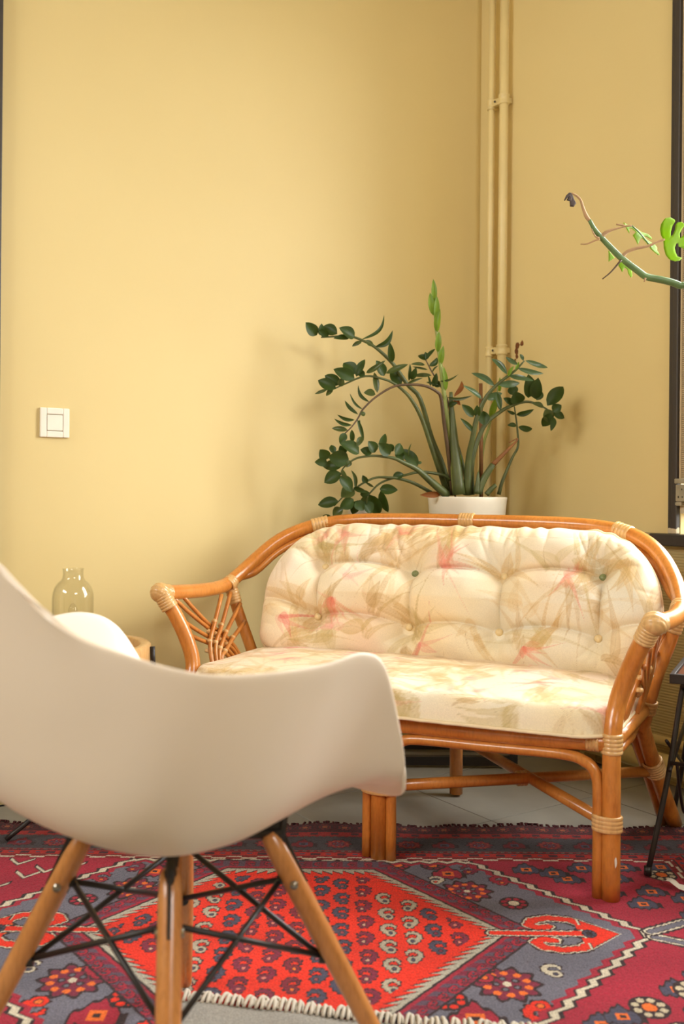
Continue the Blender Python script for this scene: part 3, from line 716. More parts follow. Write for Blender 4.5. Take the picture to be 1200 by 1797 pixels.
# ---------------------------------------------------------------- back cushion
def smin(a, b, k): 
    h = np.clip(.5 + .5 * (b - a) / k, 0, 1); return b * (1 - h) + a * h - k * h * (1 - h)
BUT = [(-.40, .245), (-.133, .232), (.125, .235), (.395, .25), (-.40, .105), (-.133, .088), (.125, .092), (.395, .10)]
def back_cushion():
    Wm, Hh = .565, .372; nu, nv = 600, 230
    b = np.linspace(0, 1, nv); b = .5 - .5 * np.cos(math.pi * b); a = np.linspace(-1, 1, nu); a = np.sin(a * math.pi / 2)
    Rt, Rb = .215, .06
    h = b * Hh
    top = np.clip(Rt - (Hh - h), 0, Rt); bot = np.clip(Rb - h, 0, Rb)
    wr_ = Wm - .02 * (1 - b) - (Rt - np.sqrt(np.maximum(Rt ** 2 - top ** 2, 0))) * 1.0 - (Rb - np.sqrt(np.maximum(Rb ** 2 - bot ** 2, 0)))
    U = a[None, :] * wr_[:, None]; Hc = np.repeat(h[:, None], nu, 1)
    d = smin(np.minimum(Hh - Hc, Hc), wr_[:, None] - abs(U), .05); d = np.maximum(d, 0)
    De = .075
    prof = np.sqrt(np.maximum(1 - (1 - np.clip(d / De, 0, 1)) ** 2, 0))
    th = .052 * prof + .045 * np.clip(d / .16, 0, 1) ** 1.2
    dent = np.zeros_like(U)
    for (x, y) in BUT:
        rr = np.hypot(U - x, Hc - y); dent += .030 * np.exp(-(rr / .02) ** 2) + .018 * np.exp(-(rr / .05) ** 2)
    def crease(p, q, depth, wd, ext=0):
        (x0, y0), (x1, y1) = p, q; L2 = (x1 - x0) ** 2 + (y1 - y0) ** 2
        t = ((U - x0) * (x1 - x0) + (Hc - y0) * (y1 - y0)) / L2; tt = np.clip(t, 0, 1)
        ln = math.sqrt(L2); bw = .05 * ln * np.sin(math.pi * tt); dd = np.hypot(U - x0 - tt * (x1 - x0) + bw * (y1 - y0) / ln, Hc - y0 - tt * (y1 - y0) - bw * (x1 - x0) / ln)
        return depth * np.exp(-dd / wd) * (1 - ext * tt)
    rows = [BUT[:4], BUT[4:]]
    dent += crease((-.57, .16), rows[1][0], .032, .009) + crease(rows[1][3], (.57, .15), .03, .009)
    for R_ in rows:
        for p, q in zip(R_[:-1], R_[1:]): dent += crease(p, q, .026, .006) + crease(p, q, .018, .04)
    for p, q in zip(*rows): dent += crease(p, q, .024, .0055) + crease(p, q, .014, .03)
    rr = random.Random(5)
    for k, (x, y) in enumerate(BUT):
        upw = k < 4; n = 7 if upw else 6
        for q in range(n):
            f = (q + .5) / n - .5
            ang = (math.pi / 2 if upw else -math.pi / 2) + f * 2.2 + rr.uniform(-.12, .12)
            if k in (0, 4): ang += .25 if upw else -.25
            if k in (3, 7): ang -= .25 if upw else -.25
            L = rr.uniform(.07, .14) if upw else rr.uniform(.05, .085)
            e = (x + L * math.cos(ang), y + L * math.sin(ang)); dent += crease((x, y), e, rr.uniform(.014, .026), rr.uniform(.006, .011), .85)
    for k in range(46):       # gathers along the seam
        t = rr.uniform(-1, 1); 
        x = t * .53; y = Hh - (0 if abs(x) < .38 else (abs(x) - .38) * .9); l = rr.uniform(.03, .075)
        dent += crease((x, y), (x * .96 + rr.uniform(-.012, .012), y - l), rr.uniform(.005, .012), rr.uniform(.006, .011), .9)
    for y, l in ((.19, .06), (.215, .08), (.135, .07), (.12, .09), (.06, .08), (.28, .05)):
        for s in (-1, 1):
            yy = y + rr.uniform(-.015, .015); dent += crease((s * .58, yy + .01), (s * (.58 - l), yy), rr.uniform(.004, .009), .008, .7)
    th = np.maximum(th - .078 * np.tanh(dent / .078) * np.clip(prof, .15, 1), .004 * prof)
    th += .0022 * np.sin(U * 60 + Hc * 31) * np.sin(Hc * 47 - U * 23) * prof
    puck = .0024 * np.sin(U * 95 + 2 * np.sin(U * 31)) * (b[:, None] > .9) * (1 - prof * .6)
    # leaning frame: bottom forward, top back against the rail, slightly bowed sideways
    vc = .43 + .135 * (Hc / Hh) - .11 * (np.abs(U) / Wm) ** 2.6
    ny, nz = -math.cos(math.radians(19)), math.sin(math.radians(19))
    front = np.stack([U, vc + ny * th, .384 + Hc * .99 + nz * th + puck], -1)
    thb = .03 * prof
    back = np.stack([U, vc - ny * thb, .384 + Hc * .99 - nz * thb + puck], -1)
    col = floral(U * 1.0, Hc, 21)
    return front, back, col
cush = thing('back_cushion', 'cream floral button tufted back cushion leaning against the rattan sofa back', 'cushion', (SO[0] + .022, SO[1] - .010, SO[2]), SA)
front, back, colr = back_cushion()
P = np.concatenate([front, back[::-1]], 0); Cc = np.concatenate([colr, colr[::-1]], 0)
cover = grid_obj('cover', P, M_CUSH, cush, Cc)
nvv = front.shape[0]
def at_front(u, h):
    k = np.unravel_index(np.argmin(np.hypot(front[..., 0] - u, HC_ - h)), HC_.shape); return Vector(front[k])
Hh = .372; bb = .5 - .5 * np.cos(math.pi * np.linspace(0, 1, nvv)); HC_ = np.repeat((bb * Hh)[:, None], front.shape[1], 1)
M_BG = simple('green_button', rgba(120, 128, 84), .3, .25, 160); M_BC = simple('cream_button', rgba(222, 196, 146), .35, .1, 120)
for k, (x, y) in enumerate(BUT):
    p = at_front(x, y); nrm = Vector((0, -math.cos(.33), math.sin(.33)))
    m = MB(); Rr = .0105
    a = nrm.orthogonal().normalized(); c = nrm.cross(a); V = []; F = []
    prof = [(0.0005, .010), (.5, .0095), (.85, .0075), (1, .004), (1, .0)]
    for r_, z_ in prof:
        for q in range(14):
            t = 2 * math.pi * q / 14; V.append(p + nrm * (z_ - .001) + (a * math.cos(t) + c * math.sin(t)) * Rr * r_)
    for q_ in range(4):
        for q in range(14): F.append((q_ * 14 + q, (q_ + 1) * 14 + q, (q_ + 1) * 14 + (q + 1) % 14, q_ * 14 + (q + 1) % 14))
    m.add(V, F); o = m.obj('button', M_BG if k in (1, 3) else M_BC, cush)
    if k in (1, 3): o['label'] = 'button covered in a green patch of the print'
# seam cord around the cushion
rim = [Vector(front[-1, i]) for i in range(0, front.shape[1], 3)]
sidL = [Vector(front[i, 0]) for i in range(front.shape[0] - 1, -1, -3)]; sidR = [Vector(front[i, -1]) for i in range(0, front.shape[0], 3)]
MB().tube(sidR + rim[::-1] + sidL, .0028, 6, cap=True).obj('piping', simple('cream_piping', rgba(236, 216, 180), .7, .05), cush)

# ---------------------------------------------------------------- seat cushion
def seat_cushion():
    Wm, D0, D1 = .535, -.035, .46; nu, nv = 280, 150
    b = .5 - .5 * np.cos(math.pi * np.linspace(0, 1, nv)); a = np.sin(np.linspace(-1, 1, nu) * math.pi / 2)
    v = D0 + b * (D1 - D0); Rr = .09
    fr = np.clip(Rr - (v - D0), 0, Rr); bk = np.clip(Rr - (D1 - v), 0, Rr)
    wd = Wm - (Rr - np.sqrt(Rr ** 2 - fr ** 2)) * .9 - (Rr - np.sqrt(np.maximum(Rr ** 2 - bk ** 2, 0)))
    U = a[None, :] * wd[:, None]; Vv = np.repeat(v[:, None], nu, 1)
    Vv = Vv - .018 * (1 - (U / Wm) ** 2) * (1 - b[:, None])
    d = np.maximum(smin(np.minimum((b * (D1 - D0))[:, None], ((1 - b) * (D1 - D0))[:, None]), wd[:, None] - abs(U), .03), 0)
    prof = np.sqrt(np.maximum(1 - (1 - np.clip(d / .034, 0, 1)) ** 2.4, 0))
    top = .341 + .061 * prof + .016 * np.clip(d / .2, 0, 1) + .0016 * np.sin(U * 45 + Vv * 20) * prof
    r = np.random.default_rng(3)
    for _ in range(26):
        x = r.uniform(-.5, .5); l = r.uniform(.02, .05); top -= r.uniform(.001, .003) * np.exp(-((U - x - .1 * (Vv - D0)) / .006) ** 2) * np.exp(-((Vv - D0 - .03) / l) ** 2)
    up_ = np.stack([U, Vv, top], -1); dn = np.stack([U, Vv, np.full_like(U, .340)], -1)
    return up_, dn, floral(U, Vv * 1.0 + np.where(d < .03, (.03 - d) * -2.2, 0) * (b[:, None] < .5), 8, .7)
seat = thing('seat_cushion', 'cream floral seat cushion lying on the rattan sofa', 'cushion', SO, SA)
tp, dn, colr = seat_cushion()
grid_obj('cover', np.concatenate([tp, dn[::-1]], 0), M_CUSH, seat, np.concatenate([colr, colr[::-1]], 0))
ring = [Vector(tp[0, i]) for i in range(0, tp.shape[1], 4)] + [Vector(tp[i, -1]) for i in range(0, tp.shape[0], 4)]
left = [Vector(tp[i, 0]) for i in range(tp.shape[0] - 1, -1, -4)]
MB().tube([p + Vector((0, -.003, .002)) for p in left + ring], .0044, 6).obj('piping', bpy.data.materials['cream_piping'], seat)

# ================================================================= WHITE ARMCHAIR
CR = Vector((.7604, -.6494, 0)); CD = Vector((.6494, .7604, 0)); CC = Vector((-.226, 1.395, .0065))
chair = thing('shell_armchair', 'white plastic shell armchair on splayed wooden dowel legs in front of the sofa', 'chair', CC, math.atan2(CR.y, CR.x))
def interp(t, L_):
    P = [Vector(q) for q in L_]; n = len(P); k = min(int(t * (n - 1)), n - 2); f = t * (n - 1) - k
    p0 = P[k - 1] if k else P[0] * 2 - P[1]; p3 = P[k + 2] if k + 2 < n else P[-1] * 2 - P[-2]; p1, p2 = P[k], P[k + 1]
    return .5 * (2 * p1 + (p2 - p0) * f + (2 * p0 - 5 * p1 + 4 * p2 - p3) * f * f + (3 * p1 - p0 - 3 * p2 + p3) * f ** 3)
CEN = [(0, .262, .400), (0, .235, .424), (0, .16, .422), (0, .08, .410), (0, 0, .399), (0, -.08, .396), (0, -.16, .408), (0, -.228, .46), (0, -.272, .58), (0, -.304, .70), (0, -.328, .782)]
EDG = [(.236, .205, .436), (.250, .180, .476), (.262, .136, .55), (.272, .092, .628), (.279, .042, .653), (.286, -.03, .649), (.288, -.11, .650), (.276, -.20, .657), (.236, -.268, .680), (.176, -.306, .706), (.085, -.325, .758)]
def shell():
    nv, nh = 61, 23; G = np.zeros((nv, 2 * nh - 1, 3))
    for k in range(nv):
        t = k / (nv - 1); c = interp(t, CEN); e_ = interp(t, EDG)
        p1 = c + Vector((.72 * e_.x, 0, 0)); 
        back = max(0, min(1, (t - .5) / .35))
        p2 = Vector((e_.x * (.95 - .09 * math.exp(-((t - .3) / .22) ** 2)), c.y + (e_.y - c.y) * (.30 + .1 * back), c.z + (e_.z - c.z) * (.12 + .2 * back)))
        arm = math.exp(-((t - .42) / .22) ** 2); lipf = math.exp(-((t - .2) / .16) ** 2)
        for q in range(nh):
            u = q / (nh - 1); v = 1 - u
            p = c * v ** 3 + p1 * 3 * v * v * u + p2 * 3 * v * u * u + e_ * u ** 3
            fl_ = max(0, (u - .72) / .28) ** 2
            p = p + Vector((.016 * fl_ * arm, .018 * fl_ * lipf, 0))
            G[k, nh - 1 + q] = p; G[k, nh - 1 - q] = (-p.x, p.y, p.z)
    return G
so = grid_obj('seat_shell', shell(), M_SHELL, chair)
md = so.modifiers.new('thick', 'SOLIDIFY'); md.thickness = .0065; md.offset = 0; md.use_even_offset = True
md = so.modifiers.new('soft', 'SUBSURF'); md.levels = 1; md.render_levels = 2
LEGS = {}
for sx_ in (-1, 1):
    for sy_ in (-1, 1):
        top = Vector((sx_ * .105, sy_ * .10, .337)); ft = Vector((sx_ * .238, sy_ * (.222 if sy_ > 0 else .215), 0))
        LEGS[(sx_, sy_)] = (top, ft)
        d_ = (ft - top)
        pts = [top + d_ * f for f in (-.10, -.085, .0, .3, .6, .9, .985, 1)]
        lg = MB().tube(pts, [.010, .0135, .0155, .0158, .0145, .0122, .0116, .0105], 16, 0).obj('leg', M_WOODLEG, chair)
        # slot with black steel tongue in the leg top, bolt head and glide
        side = Vector((-sx_, -sy_, 0)).normalized(); lat = side.cross(Vector((0, 0, 1)))
        q0 = top + d_ * -.12 + Vector((0, 0, .012)); q1 = top + d_ * .12
        m = MB()
        ax = (q1 - q0).normalized(); wv_ = ax.cross(lat).normalized()
        V = []
        for c_ in (q0, q1):
            for a_, b_ in ((-1, -1), (1, -1), (1, 1), (-1, 1)): V.append(c_ + lat * .002 * a_ + wv_ * .0166 * b_)
        m.add(V, [(3, 2, 1, 0), (4, 5, 6, 7), (0, 1, 5, 4), (1, 2, 6, 5), (2, 3, 7, 6), (3, 0, 4, 7)])
        m.obj('steel_tongue', M_BLACK, lg, smooth=False)
        bp = top + d_ * .10
        MB().tube([bp - lat * .018, bp + lat * .018], .0058, 12).obj('bolt', M_METAL, lg)
        MB().tube([ft - d_.normalized() * .002, ft + Vector((0, 0, -.001))], .0112, 12).obj('glide', M_WHITEPL, lg)
def on(key, f): a, b = LEGS[key]; return a + (b - a) * f
for A_, B_ in (((1, 1), (1, -1)), ((1, -1), (-1, -1)), ((-1, -1), (-1, 1)), ((-1, 1), (1, 1))):
    for p, q in ((A_, B_), (B_, A_)):
        a, b = on(p, .09), on(q, .42)
        inw = lambda t_: t_ + Vector((-t_.x, -t_.y, 0)).normalized() * .012
        a, b = inw(a), inw(b); dd = (b - a).normalized(); off = dd.cross(Vector((0, 0, 1))).normalized() * (.004 if p is A_ else -.004)
        MB().tube([a + off, b + off], .0042, 10).obj('brace_rod', M_BLACK, chair)
for key in LEGS:
    for f in (.09, .42):
        p = on(key, f); i_ = Vector((-p.x, -p.y, 0)).normalized()
        MB().tube([p + i_ * .006, p + i_ * .021], .0088, 12).obj('rod_boss', M_BLACK, chair)
# black steel mounting cross under the seat
m = MB()
for sx_ in (-1, 1):
    for sy_ in (-1, 1):
        t_ = LEGS[(sx_, sy_)][0]; m.tube([(sx_ * .104, sy_ * .099, .345), (sx_ * .109, sy_ * .103, .402)], .0055, 10)
m.tube([(-.105, -.10, .37), (.105, .10, .37)], .008, 8).tube([(-.105, .10, .37), (.105, -.10, .37)], .008, 8)
m.obj('mounting_cross', M_BLACK, chair)

# ================================================================= PLANTS BEHIND THE SOFA
bench = thing('plant_stand', 'low black metal stand behind the sofa carrying the white plant pots', 'stand', (.25, 3.2, 0))
BT = .645
MB().box((-.26, -.115, BT - .02), (.31, .115, BT)).obj('shelf_top', M_BLACK, bench, smooth=False, bevel=.004)
for x in (-.24, .29):
    for y in (-.095, .095): MB().box((x - .012, y - .012, 0), (x + .012, y + .012, BT - .02)).obj('leg', M_BLACK, bench, smooth=False)
for y in (-.095, .095): MB().box((-.228, y - .012, .008), (.278, y + .012, .035)).obj('foot_bar', M_BLACK, bench, smooth=False)

def blade(base, tip, width, curve, seed):
    """one leaf: curved midrib, folded blade"""
    r = random.Random(seed); b, t = Vector(base), Vector(tip); ax = t - b; L = ax.length; axn = ax.normalized()
    view = Vector((0, -1, 0)) + Vector((r.uniform(-.45, .45), 0, r.uniform(-.25, .55)))
    nrm = (view - axn * view.dot(axn)).normalized(); sd = axn.cross(nrm)
    n, ms = 9, 5; V = []; F = []; thin = width < .2 * L
    for k in range(n):
        f = k / (n - 1); wv = width * .57 * (math.sin(math.pi * min(1, f ** .82)) ** .75 if 0 < f < 1 else .02)
        c = b + ax * f + sd * curve * math.sin(math.pi * f) + nrm * L * .07 * math.sin(math.pi * f)
        for q in range(ms):
            g = (q / (ms - 1) - .5) * 2; V.append(c + sd * wv * g + nrm * (abs(g) ** 1.5) * wv * .38)
    for k in range(n - 1):
        for q in range(ms - 1): F.append((k * ms + q, k * ms + q + 1, (k + 1) * ms + q + 1, (k + 1) * ms + q))
    return V, F

def pot_mesh(c, rt, rb, h, name, parent):
    p = MB().lathe([(.001, 0), (rb * .9, 0), (rb, .004), (rt * .995, h - .014), (rt + .001, h - .004), (rt, h), (rt - .004, h), (rt - .005, h - .02), (rb, .02), (.001, .02)], c, 48).obj(name, M_POT, parent); return p
PLANT = [
 ('g', [(0.3476,3.2,0.8484),(0.3181,3.17,0.9443),(0.2812,3.15,1.0281),(0.2418,3.12,1.1474),(0.2022,3.12,1.1916),(0.1547,3.11,1.2559),(0.1007,3.1,1.3038),(0.0615,3.1,1.3247),(0.0153,3.1,1.3385),(-0.0697,3.1,1.3342)], [0.011,0.0091,0.0081,0.0071,0.0068,0.0059,0.005,0.0043,0.0035,0.0021], [
  ((-0.0825,3.096,1.3399),(-0.1165,3.0747,1.3763),0.0326,-0.0009,'g'),
  ((-0.0729,3.096,1.34),(-0.0673,3.0896,1.3754),0.0192,-0.0001,'g'),
  ((-0.0192,3.096,1.3443),(-0.062,3.1171,1.3723),0.0326,-0.0003,'g'),
  ((-0.046,3.096,1.3383),(-0.0766,3.0843,1.3534),0.0211,0.0009,'g'),
  ((0.0345,3.096,1.3333),(-0.0135,3.071,1.3595),0.0345,-0.0005,'g'),
  ((0.0192,3.096,1.3331),(-0.0304,3.0741,1.3274),0.0173,-0.0008,'g'),
  ((0.0576,3.096,1.322),(0.0272,3.1035,1.3074),0.0115,0.0011,'o'),
  ((0.0923,3.096,1.3069),(0.0692,3.1014,1.3267),0.0153,-0.0007,'o'),
  ((0.0557,3.096,1.3277),(0.1275,3.1362,1.4121),0.01,0.023,'g'),
  ((0.0999,3.096,1.3051),(0.1524,3.0802,1.3548),0.0161,0.0153,'g'),
  ((0.1526,3.106,1.2589),(0.1429,3.0753,1.3177),0.0192,-0.0001,'g'),
  ((0.1337,3.106,1.2241),(0.2034,3.1174,1.255),0.0173,0.0011,'o'),
  ((0.1826,3.116,1.191),(0.1506,3.1407,1.238),0.0309,-0.0007,'g'),
 ]),
 ('g', [(0.3392,3.19,0.8484),(0.2897,3.14,0.9702),(0.2461,3.1,1.0836),(0.2123,3.08,1.1399),(0.1868,3.07,1.1669),(0.1563,3.06,1.1884),(0.1225,3.05,1.2009),(0.0682,3.04,1.208),(0.0093,3.03,1.1839),(-0.0475,3.02,1.1564)], [0.01,0.0075,0.0067,0.0058,0.0049,0.004,0.0035,0.0031,0.0026,0.0017], [
  ((-0.021,3.016,1.1656),(-0.0759,3.0339,1.1932),0.0317,0.0,'g'),
  ((-0.0062,3.026,1.1817),(-0.0554,3.0374,1.2088),0.03,-0.0007,'g'),
  ((0.0348,3.026,1.1989),(-0.029,3.0136,1.225),0.0337,-0.0007,'g'),
  ((0.0386,3.036,1.2132),(0.0007,3.0528,1.2489),0.0376,-0.0001,'g'),
  ((0.0405,3.036,1.2057),(0.0666,3.0478,1.2601),0.0226,0.0005,'g'),
  ((-0.0099,3.026,1.1742),(-0.0008,3.0173,1.2014),0.0187,0.0006,'o'),
  ((-0.0472,3.016,1.1635),(-0.0847,3.0258,1.151),0.0093,-0.001,'o'),
  ((-0.0285,3.016,1.1655),(-0.0509,3.0273,1.1458),0.0149,-0.0005,'o'),
  ((0.0668,3.036,1.2097),(0.0423,3.0411,1.2233),0.0188,-0.001,'g'),
  ((0.0705,3.036,1.2173),(0.1273,3.0084,1.2518),0.0158,0.0056,'o'),
  ((0.1255,3.046,1.2095),(0.1002,3.0358,1.2551),0.0302,-0.0008,'g'),
  ((0.1052,3.046,1.1584),(0.0958,3.0656,1.2229),0.017,0.0015,'o'),
  ((0.1987,3.066,1.1896),(0.2441,3.0426,1.2045),0.0076,-0.0016,'o'),
 ]),
 ('r', [(0.3534,3.17,0.8486),(0.3354,3.13,0.9595),(0.3152,3.1,1.0753),(0.3038,3.08,1.1443),(0.2903,3.07,1.1643),(0.2508,3.06,1.1822),(0.1976,3.05,1.1842),(0.1519,3.04,1.1758),(0.0997,3.03,1.1431),(0.0617,3.02,1.1056),(0.0464,3.02,1.0779),(0.0259,3.01,1.0494),(0.0003,3.01,1.0251)], [0.0091,0.0072,0.006,0.0053,0.0047,0.0044,0.0038,0.0035,0.0031,0.0029,0.0026,0.0021,0.0017], [
  ((0.0989,3.026,1.1508),(0.0634,3.0316,1.1566),0.0206,0.0016,'o'),
  ((0.0804,3.026,1.1281),(0.0465,3.042,1.1801),0.0097,-0.0094,'g'),
  ((0.0598,3.016,1.1047),(0.0207,2.9899,1.1503),0.0067,-0.0075,'g'),
  ((0.0463,3.016,1.0896),(0.0063,3.0419,1.133),0.0103,-0.0048,'g'),
  ((0.0361,3.016,1.0723),(-0.0164,3.0077,1.0874),0.0103,-0.0048,'g'),
  ((0.0275,3.006,1.0561),(-0.0251,2.9905,1.0734),0.0103,-0.0048,'g'),
  ((0.0156,3.006,1.0405),(-0.0327,3.0197,1.0468),0.0151,-0.0007,'o'),
  ((0.0532,3.016,1.0897),(0.0688,3.0216,1.0937),0.0138,0.0016,'o'),
  ((0.0447,3.016,1.0741),(0.0645,3.0303,1.0095),0.011,-0.0005,'g'),
  ((0.0516,3.016,1.0742),(0.0539,3.0332,1.0407),0.0052,0.001,'g'),
  ((0.0276,3.006,1.0423),(0.0299,3.0264,1.0021),0.0137,0.0002,'g'),
  ((0.0088,3.006,1.0319),(-0.0081,3.002,1.0006),0.0213,-0.0003,'g'),
  ((0.0587,3.006,1.022),(0.0434,2.9986,0.9906),0.0172,-0.0015,'o'),
 ]),
 ('l', [(0.359,3.14,0.8488),(0.3404,3.13,1.0061),(0.328,3.12,1.0768),(0.3165,3.12,1.1659),(0.3012,3.12,1.2816),(0.2916,3.12,1.3582),(0.2857,3.12,1.4241),(0.2814,3.12,1.515)], [0.0108,0.0089,0.008,0.0071,0.0062,0.0053,0.0046,0.0027], [
  ((0.2815,3.116,1.4465),(0.2791,3.1138,1.5213),0.0162,0.0017,'l'),
  ((0.2803,3.116,1.4079),(0.2694,3.1133,1.4787),0.0177,-0.0006,'l'),
  ((0.287,3.116,1.3964),(0.2896,3.11,1.4686),0.0162,0.001,'l'),
  ((0.2931,3.116,1.354),(0.3006,3.1084,1.4279),0.0193,-0.0011,'l'),
  ((0.2956,3.116,1.2923),(0.2985,3.1123,1.3573),0.0177,-0.0003,'l'),
  ((0.3056,3.116,1.2538),(0.3122,3.1105,1.3129),0.0162,-0.001,'l'),
  ((0.3211,3.116,1.1729),(0.3127,3.1122,1.2484),0.0156,-0.0009,'l'),
  ((0.3728,3.136,0.929),(0.3725,3.1373,0.9753),0.0084,-0.0009,'l'),
 ]),
 ('g', [(0.3674,3.12,0.8489),(0.3539,3.12,0.9701),(0.346,3.12,1.0502),(0.3401,3.12,1.1215),(0.3379,3.12,1.1696)], [0.0196,0.0152,0.0125,0.008,0.0053], [
  ((0.3269,3.116,1.1526),(0.3997,3.0772,1.1551),0.0089,0.0074,'o'),
  ((0.3473,3.116,1.1546),(0.3741,3.1426,1.2067),0.0148,0.0111,'d'),
  ((0.3473,3.116,1.149),(0.3668,3.1067,1.128),0.0134,0.0005,'d'),
  ((0.3308,3.116,1.1248),(0.3569,3.1018,1.1349),0.0156,-0.0014,'g'),
  ((0.3005,3.116,1.2024),(0.3577,3.0991,1.2225),0.0063,0.0052,'o'),
 ]),
 ('g', [(0.4097,3.2,0.8489),(0.3857,3.19,0.9454),(0.3583,3.18,1.0358),(0.3459,3.17,1.0804)], [0.0082,0.0064,0.0047,0.0036], [
 ]),
 ('r', [(0.3472,3.15,1.088),(0.3287,3.15,1.1509),(0.314,3.15,1.1832),(0.2812,3.15,1.2351),(0.2592,3.15,1.2763)], [0.0043,0.0036,0.0032,0.0023,0.0018], [
  ((0.2616,3.146,1.2728),(0.2371,3.1585,1.2879),0.0195,0.0006,'g'),
  ((0.2616,3.146,1.2728),(0.26,3.1528,1.299),0.0156,0.0001,'g'),
  ((0.2616,3.146,1.2747),(0.2913,3.1538,1.3092),0.0125,-0.0004,'g'),
  ((0.2715,3.146,1.2534),(0.2983,3.1641,1.2833),0.0156,0.0055,'g'),
  ((0.2579,3.146,1.2571),(0.2122,3.1331,1.2571),0.0105,0.0006,'o'),
  ((0.2677,3.146,1.2417),(0.2203,3.165,1.2533),0.0062,0.0004,'o'),
  ((0.2814,3.146,1.234),(0.2997,3.1347,1.2541),0.0058,-0.0016,'g'),
  ((0.2796,3.146,1.2242),(0.2209,3.1708,1.2246),0.0125,-0.0001,'o'),
  ((0.2154,3.146,1.21),(0.2293,3.128,1.2469),0.0179,0.0015,'g'),
  ((0.2077,3.146,1.2061),(0.2105,3.1375,1.2596),0.0101,-0.001,'g'),
  ((0.2838,3.146,1.1892),(0.2939,3.1332,1.2306),0.0164,0.0014,'g'),
  ((0.276,3.146,1.1891),(0.2693,3.1633,1.2281),0.0062,0.001,'g'),
  ((0.3013,3.146,1.1952),(0.2616,3.1378,1.2018),0.0086,0.0002,'g'),
  ((0.3052,3.146,1.1874),(0.2905,3.1577,1.2081),0.0195,0.0004,'g'),
 ]),
 ('g', [(0.3936,3.13,0.8491),(0.3937,3.11,0.9576),(0.403,3.09,1.0224),(0.4135,3.08,1.0819),(0.4362,3.07,1.141),(0.4693,3.06,1.1841),(0.5266,3.05,1.2306),(0.5543,3.05,1.2605)], [0.0143,0.0098,0.0085,0.0079,0.007,0.0052,0.004,0.0021], [
  ((0.464,3.056,1.1828),(0.3944,3.069,1.2237),0.0175,0.0044,'b'),
  ((0.4275,3.066,1.1433),(0.366,3.0429,1.1824),0.0161,-0.0016,'b'),
  ((0.4038,3.076,1.0891),(0.3658,3.0673,1.1265),0.0227,0.0013,'g'),
  ((0.4073,3.086,1.0421),(0.3621,3.0704,1.0847),0.0147,-0.0015,'g'),
  ((0.5002,3.046,1.2183),(0.457,3.0753,1.2689),0.0167,0.0044,'b'),
  ((0.5326,3.046,1.2476),(0.4981,3.0583,1.2725),0.0131,-0.0014,'b'),
  ((0.5506,3.046,1.2604),(0.5407,3.0525,1.2812),0.0094,0.001,'b'),
  ((0.5561,3.046,1.2605),(0.6318,3.0785,1.2434),0.0152,0.0051,'b'),
  ((0.5327,3.046,1.2367),(0.6156,3.0609,1.2229),0.0145,0.0051,'b'),
  ((0.5075,3.046,1.2129),(0.5752,3.0104,1.1951),0.0174,0.0044,'b'),
  ((0.4767,3.056,1.1865),(0.546,3.0776,1.1949),0.02,0.001,'b'),
  ((0.4385,3.066,1.1453),(0.4909,3.0753,1.163),0.0212,-0.0002,'b'),
  ((0.4148,3.076,1.0892),(0.4126,3.0623,1.1246),0.0201,0.0013,'g'),
  ((0.437,3.076,1.0638),(0.4348,3.0891,1.1087),0.0311,0.0015,'g'),
  ((0.4733,3.056,1.161),(0.4823,3.0414,1.109),0.0164,0.001,'g'),
  ((0.5039,3.046,1.2111),(0.5201,3.0361,1.2426),0.0102,-0.0012,'l'),
  ((0.5255,3.046,1.2294),(0.5379,3.0559,1.258),0.0087,0.0013,'l'),
 ]),
 ('g', [(0.4118,3.16,0.8491),(0.4114,3.15,0.959),(0.4447,3.15,1.0619),(0.498,3.16,1.1117),(0.543,3.16,1.1356),(0.579,3.16,1.1449),(0.6116,3.16,1.1398),(0.6406,3.16,1.1256),(0.6642,3.16,1.1114)], [0.009,0.0079,0.0072,0.0061,0.0054,0.0043,0.0036,0.0029,0.002], [
  ((0.5866,3.156,1.1567),(0.5838,3.1446,1.2305),0.0394,0.0015,'g'),
  ((0.6092,3.156,1.1531),(0.6137,3.1341,1.2183),0.0357,-0.0007,'g'),
  ((0.6129,3.156,1.1494),(0.6227,3.1688,1.1884),0.0282,0.0008,'g'),
  ((0.5414,3.156,1.1638),(0.5398,3.1704,1.1972),0.0301,0.0001,'g'),
  ((0.5567,3.156,1.1395),(0.5417,3.1366,1.175),0.0413,-0.0005,'g'),
  ((0.5379,3.156,1.1375),(0.5056,3.1431,1.1548),0.0188,0.0005,'g'),
  ((0.4986,3.156,1.1165),(0.4995,3.1759,1.1653),0.015,-0.0007,'g'),
  ((0.6469,3.156,1.1328),(0.7034,3.1847,1.1964),0.0394,0.0002,'g'),
  ((0.664,3.156,1.1141),(0.6902,3.1477,1.1343),0.0282,-0.0002,'g'),
  ((0.6659,3.156,1.1085),(0.7034,3.1636,1.0944),0.0233,0.0004,'g'),
  ((0.666,3.156,1.0973),(0.6552,3.1383,1.051),0.018,-0.0015,'g'),
  ((0.6584,3.156,1.1085),(0.637,3.1788,1.0684),0.0319,0.0004,'g'),
  ((0.6395,3.156,1.1196),(0.6602,3.1726,1.0814),0.0357,-0.0005,'o'),
  ((0.6357,3.156,1.127),(0.5958,3.1444,1.1388),0.0158,0.0014,'o'),
 ]),
 ('l', [(0.4448,3.27,0.8527),(0.4621,3.27,1.0098),(0.4785,3.27,1.066),(0.5001,3.27,1.154),(0.5144,3.27,1.227)], [0.006,0.0049,0.0043,0.0037,0.0022], [
  ((0.4832,3.266,1.0998),(0.5027,3.2454,1.1719),0.0194,0.0016,'l'),
  ((0.5135,3.266,1.1856),(0.5119,3.2536,1.2328),0.0101,-0.0005,'l'),
 ]),
